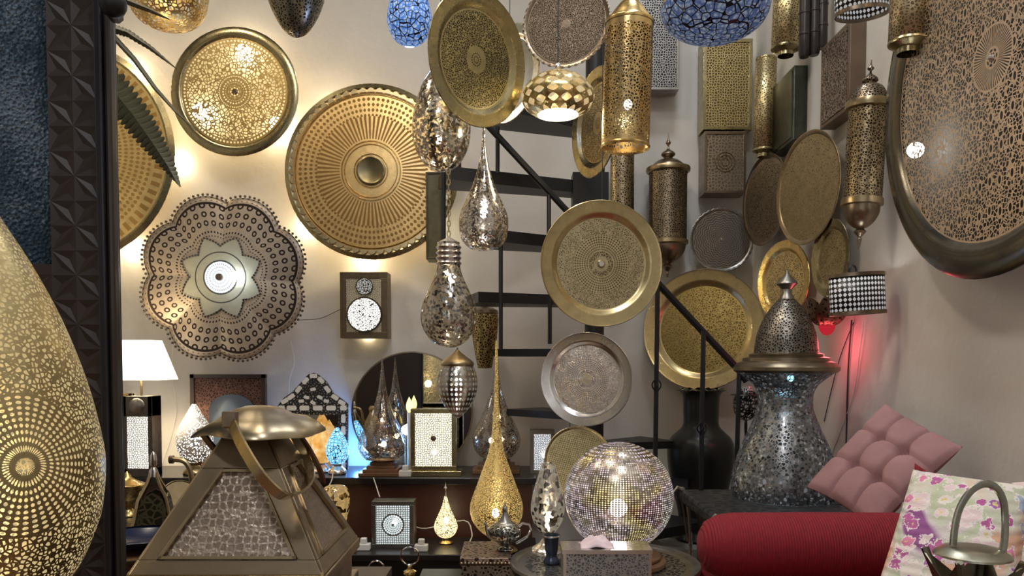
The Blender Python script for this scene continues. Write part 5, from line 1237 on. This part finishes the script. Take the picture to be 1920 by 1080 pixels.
# settle things on their shelves, name the families
for o in COL.objects:
    if o.parent is None and o.type == 'EMPTY' and o.name.split('.')[0] in ('table_lamp', 'candle_lamp'):
        y = o.location.y; lb = o['label']
        if 'box lamp' in lb: continue
        if y >= 3.75 and y < 4.1: o.location.z = zc
        elif 3.4 < y < 3.7: o.location.z = zs
bpy.data.objects['blue_dish'].location.z = at(262, 1031, 2.03).z+.004
GR = {'hanging_tray': 'trays hanging before the staircase', 'wall_plate': 'round plates on the walls', 'pendant_lamp': 'pendant lamps hanging from above', 'table_lamp': 'lamps standing on the console and shelf', 'wall_lamp': 'lamps fixed to the walls', 'candle_lamp': 'little candle lamps by the mirror', 'small_lantern': 'ring-handled lanterns', 'wall_lantern': 'lanterns on the walls', 'cushion': 'cushions on the sofa'}
SUB = {'pivot': 'handle', 'round_boss': 'box_base', 'frilled_lip': 'body', 'ring': 'plate', 'scalloped_border': 'plate', 'boss': 'plate', 'hub': 'plate', 'dotted_border': 'star_centre',
       'medallion_ring': 'lit_medallion', 'bone_inlay': 'frame', 'silver_rim': 'cup', 'spout_tip': 'spout', 'panel_moulding': 'engraved_panel', 'rolled_rim': 'cylinder', 'edging': 'body', 'scallops': 'lid',
       'lit_glass': 'star_centre', 'carved_panel_face': 'lower_panel', 'glazing_bead': 'lower_panel', 'edge_rope': 'base_box'}
for o in [o for o in COL.objects if o.parent and o.parent.type == 'EMPTY']:
    want = SUB.get(o.name.split('.')[0])
    if want:
        sib = [c_ for c_ in o.parent.children if c_.name.split('.')[0] == want]
        same = [c_ for c_ in o.parent.children if c_.name.split('.')[0] == o.name.split('.')[0]]
        if sib: o.parent = sib[min(same.index(o), len(sib)-1)] if len(sib) == len(same) else sib[0]
for o in COL.objects:
    if o.get('category') and not o.get('group'):
        g = GR.get(o.name.split('.')[0])
        if g: o['group'] = g

# ---------------------------------------------------------------- light
def fill_light(x, y, power, colr, s=.35):  # unseen area light added under the ceiling to brighten room and metals
    l = bpy.data.lights.new('fill_area_light', 'AREA'); l.energy = power; l.color = colr; l.size = s
    o = bpy.data.objects.new('fill_area_light', l); COL.objects.link(o); o.location = (x, y, CEIL-.06)
for x, y, p, cc in ((-.6, 1.9, 24, (1, .88, .72)), (.4, .6, 30, (.92, .95, 1)), (-1.9, 2.6, 15, (1, .86, .68)), (.7, 2.9, 16, (.90, .94, 1)), (-.7, -1, 30, (.95, .96, 1))):
    fill_light(x, y, p, cc)
w = bpy.data.worlds.new('street_daylight'); sc.world = w; w.use_nodes = True; nt = w.node_tree
bg = nt.nodes['Background']; tc = nt.nodes.new('ShaderNodeTexCoord'); nz = nt.nodes.new('ShaderNodeTexNoise'); nz.inputs['Scale'].default_value = 3
rp = nt.nodes.new('ShaderNodeValToRGB'); e = rp.color_ramp.elements; e[0].position = .35; e[0].color = (.25, .26, .28, 1); e[1].position = .65; e[1].color = (1, .98, .95, 1)
nt.links.new(tc.outputs['Generated'], nz.inputs['Vector']); nt.links.new(nz.outputs[0], rp.inputs[0]); nt.links.new(rp.outputs[0], bg.inputs[0]); bg.inputs[1].default_value = 1.5

# ---------------------------------------------------------------- camera
cam = bpy.data.cameras.new('camera'); co = bpy.data.objects.new('camera', cam); COL.objects.link(co)
cam.sensor_width = 36; cam.lens = 36*F/1920; cam.shift_y = (PPY-540)/1920; cam.clip_start = .05
co.location = (0, 0, CAMZ); co.rotation_euler = (PI/2-PITCH, 0, 0)
sc.camera = co
vs_ = sc.view_settings; vs_.view_transform = 'Standard'; vs_.look = 'None'; vs_.exposure = 0.25; vs_.gamma = 1; vs_.use_curve_mapping = False
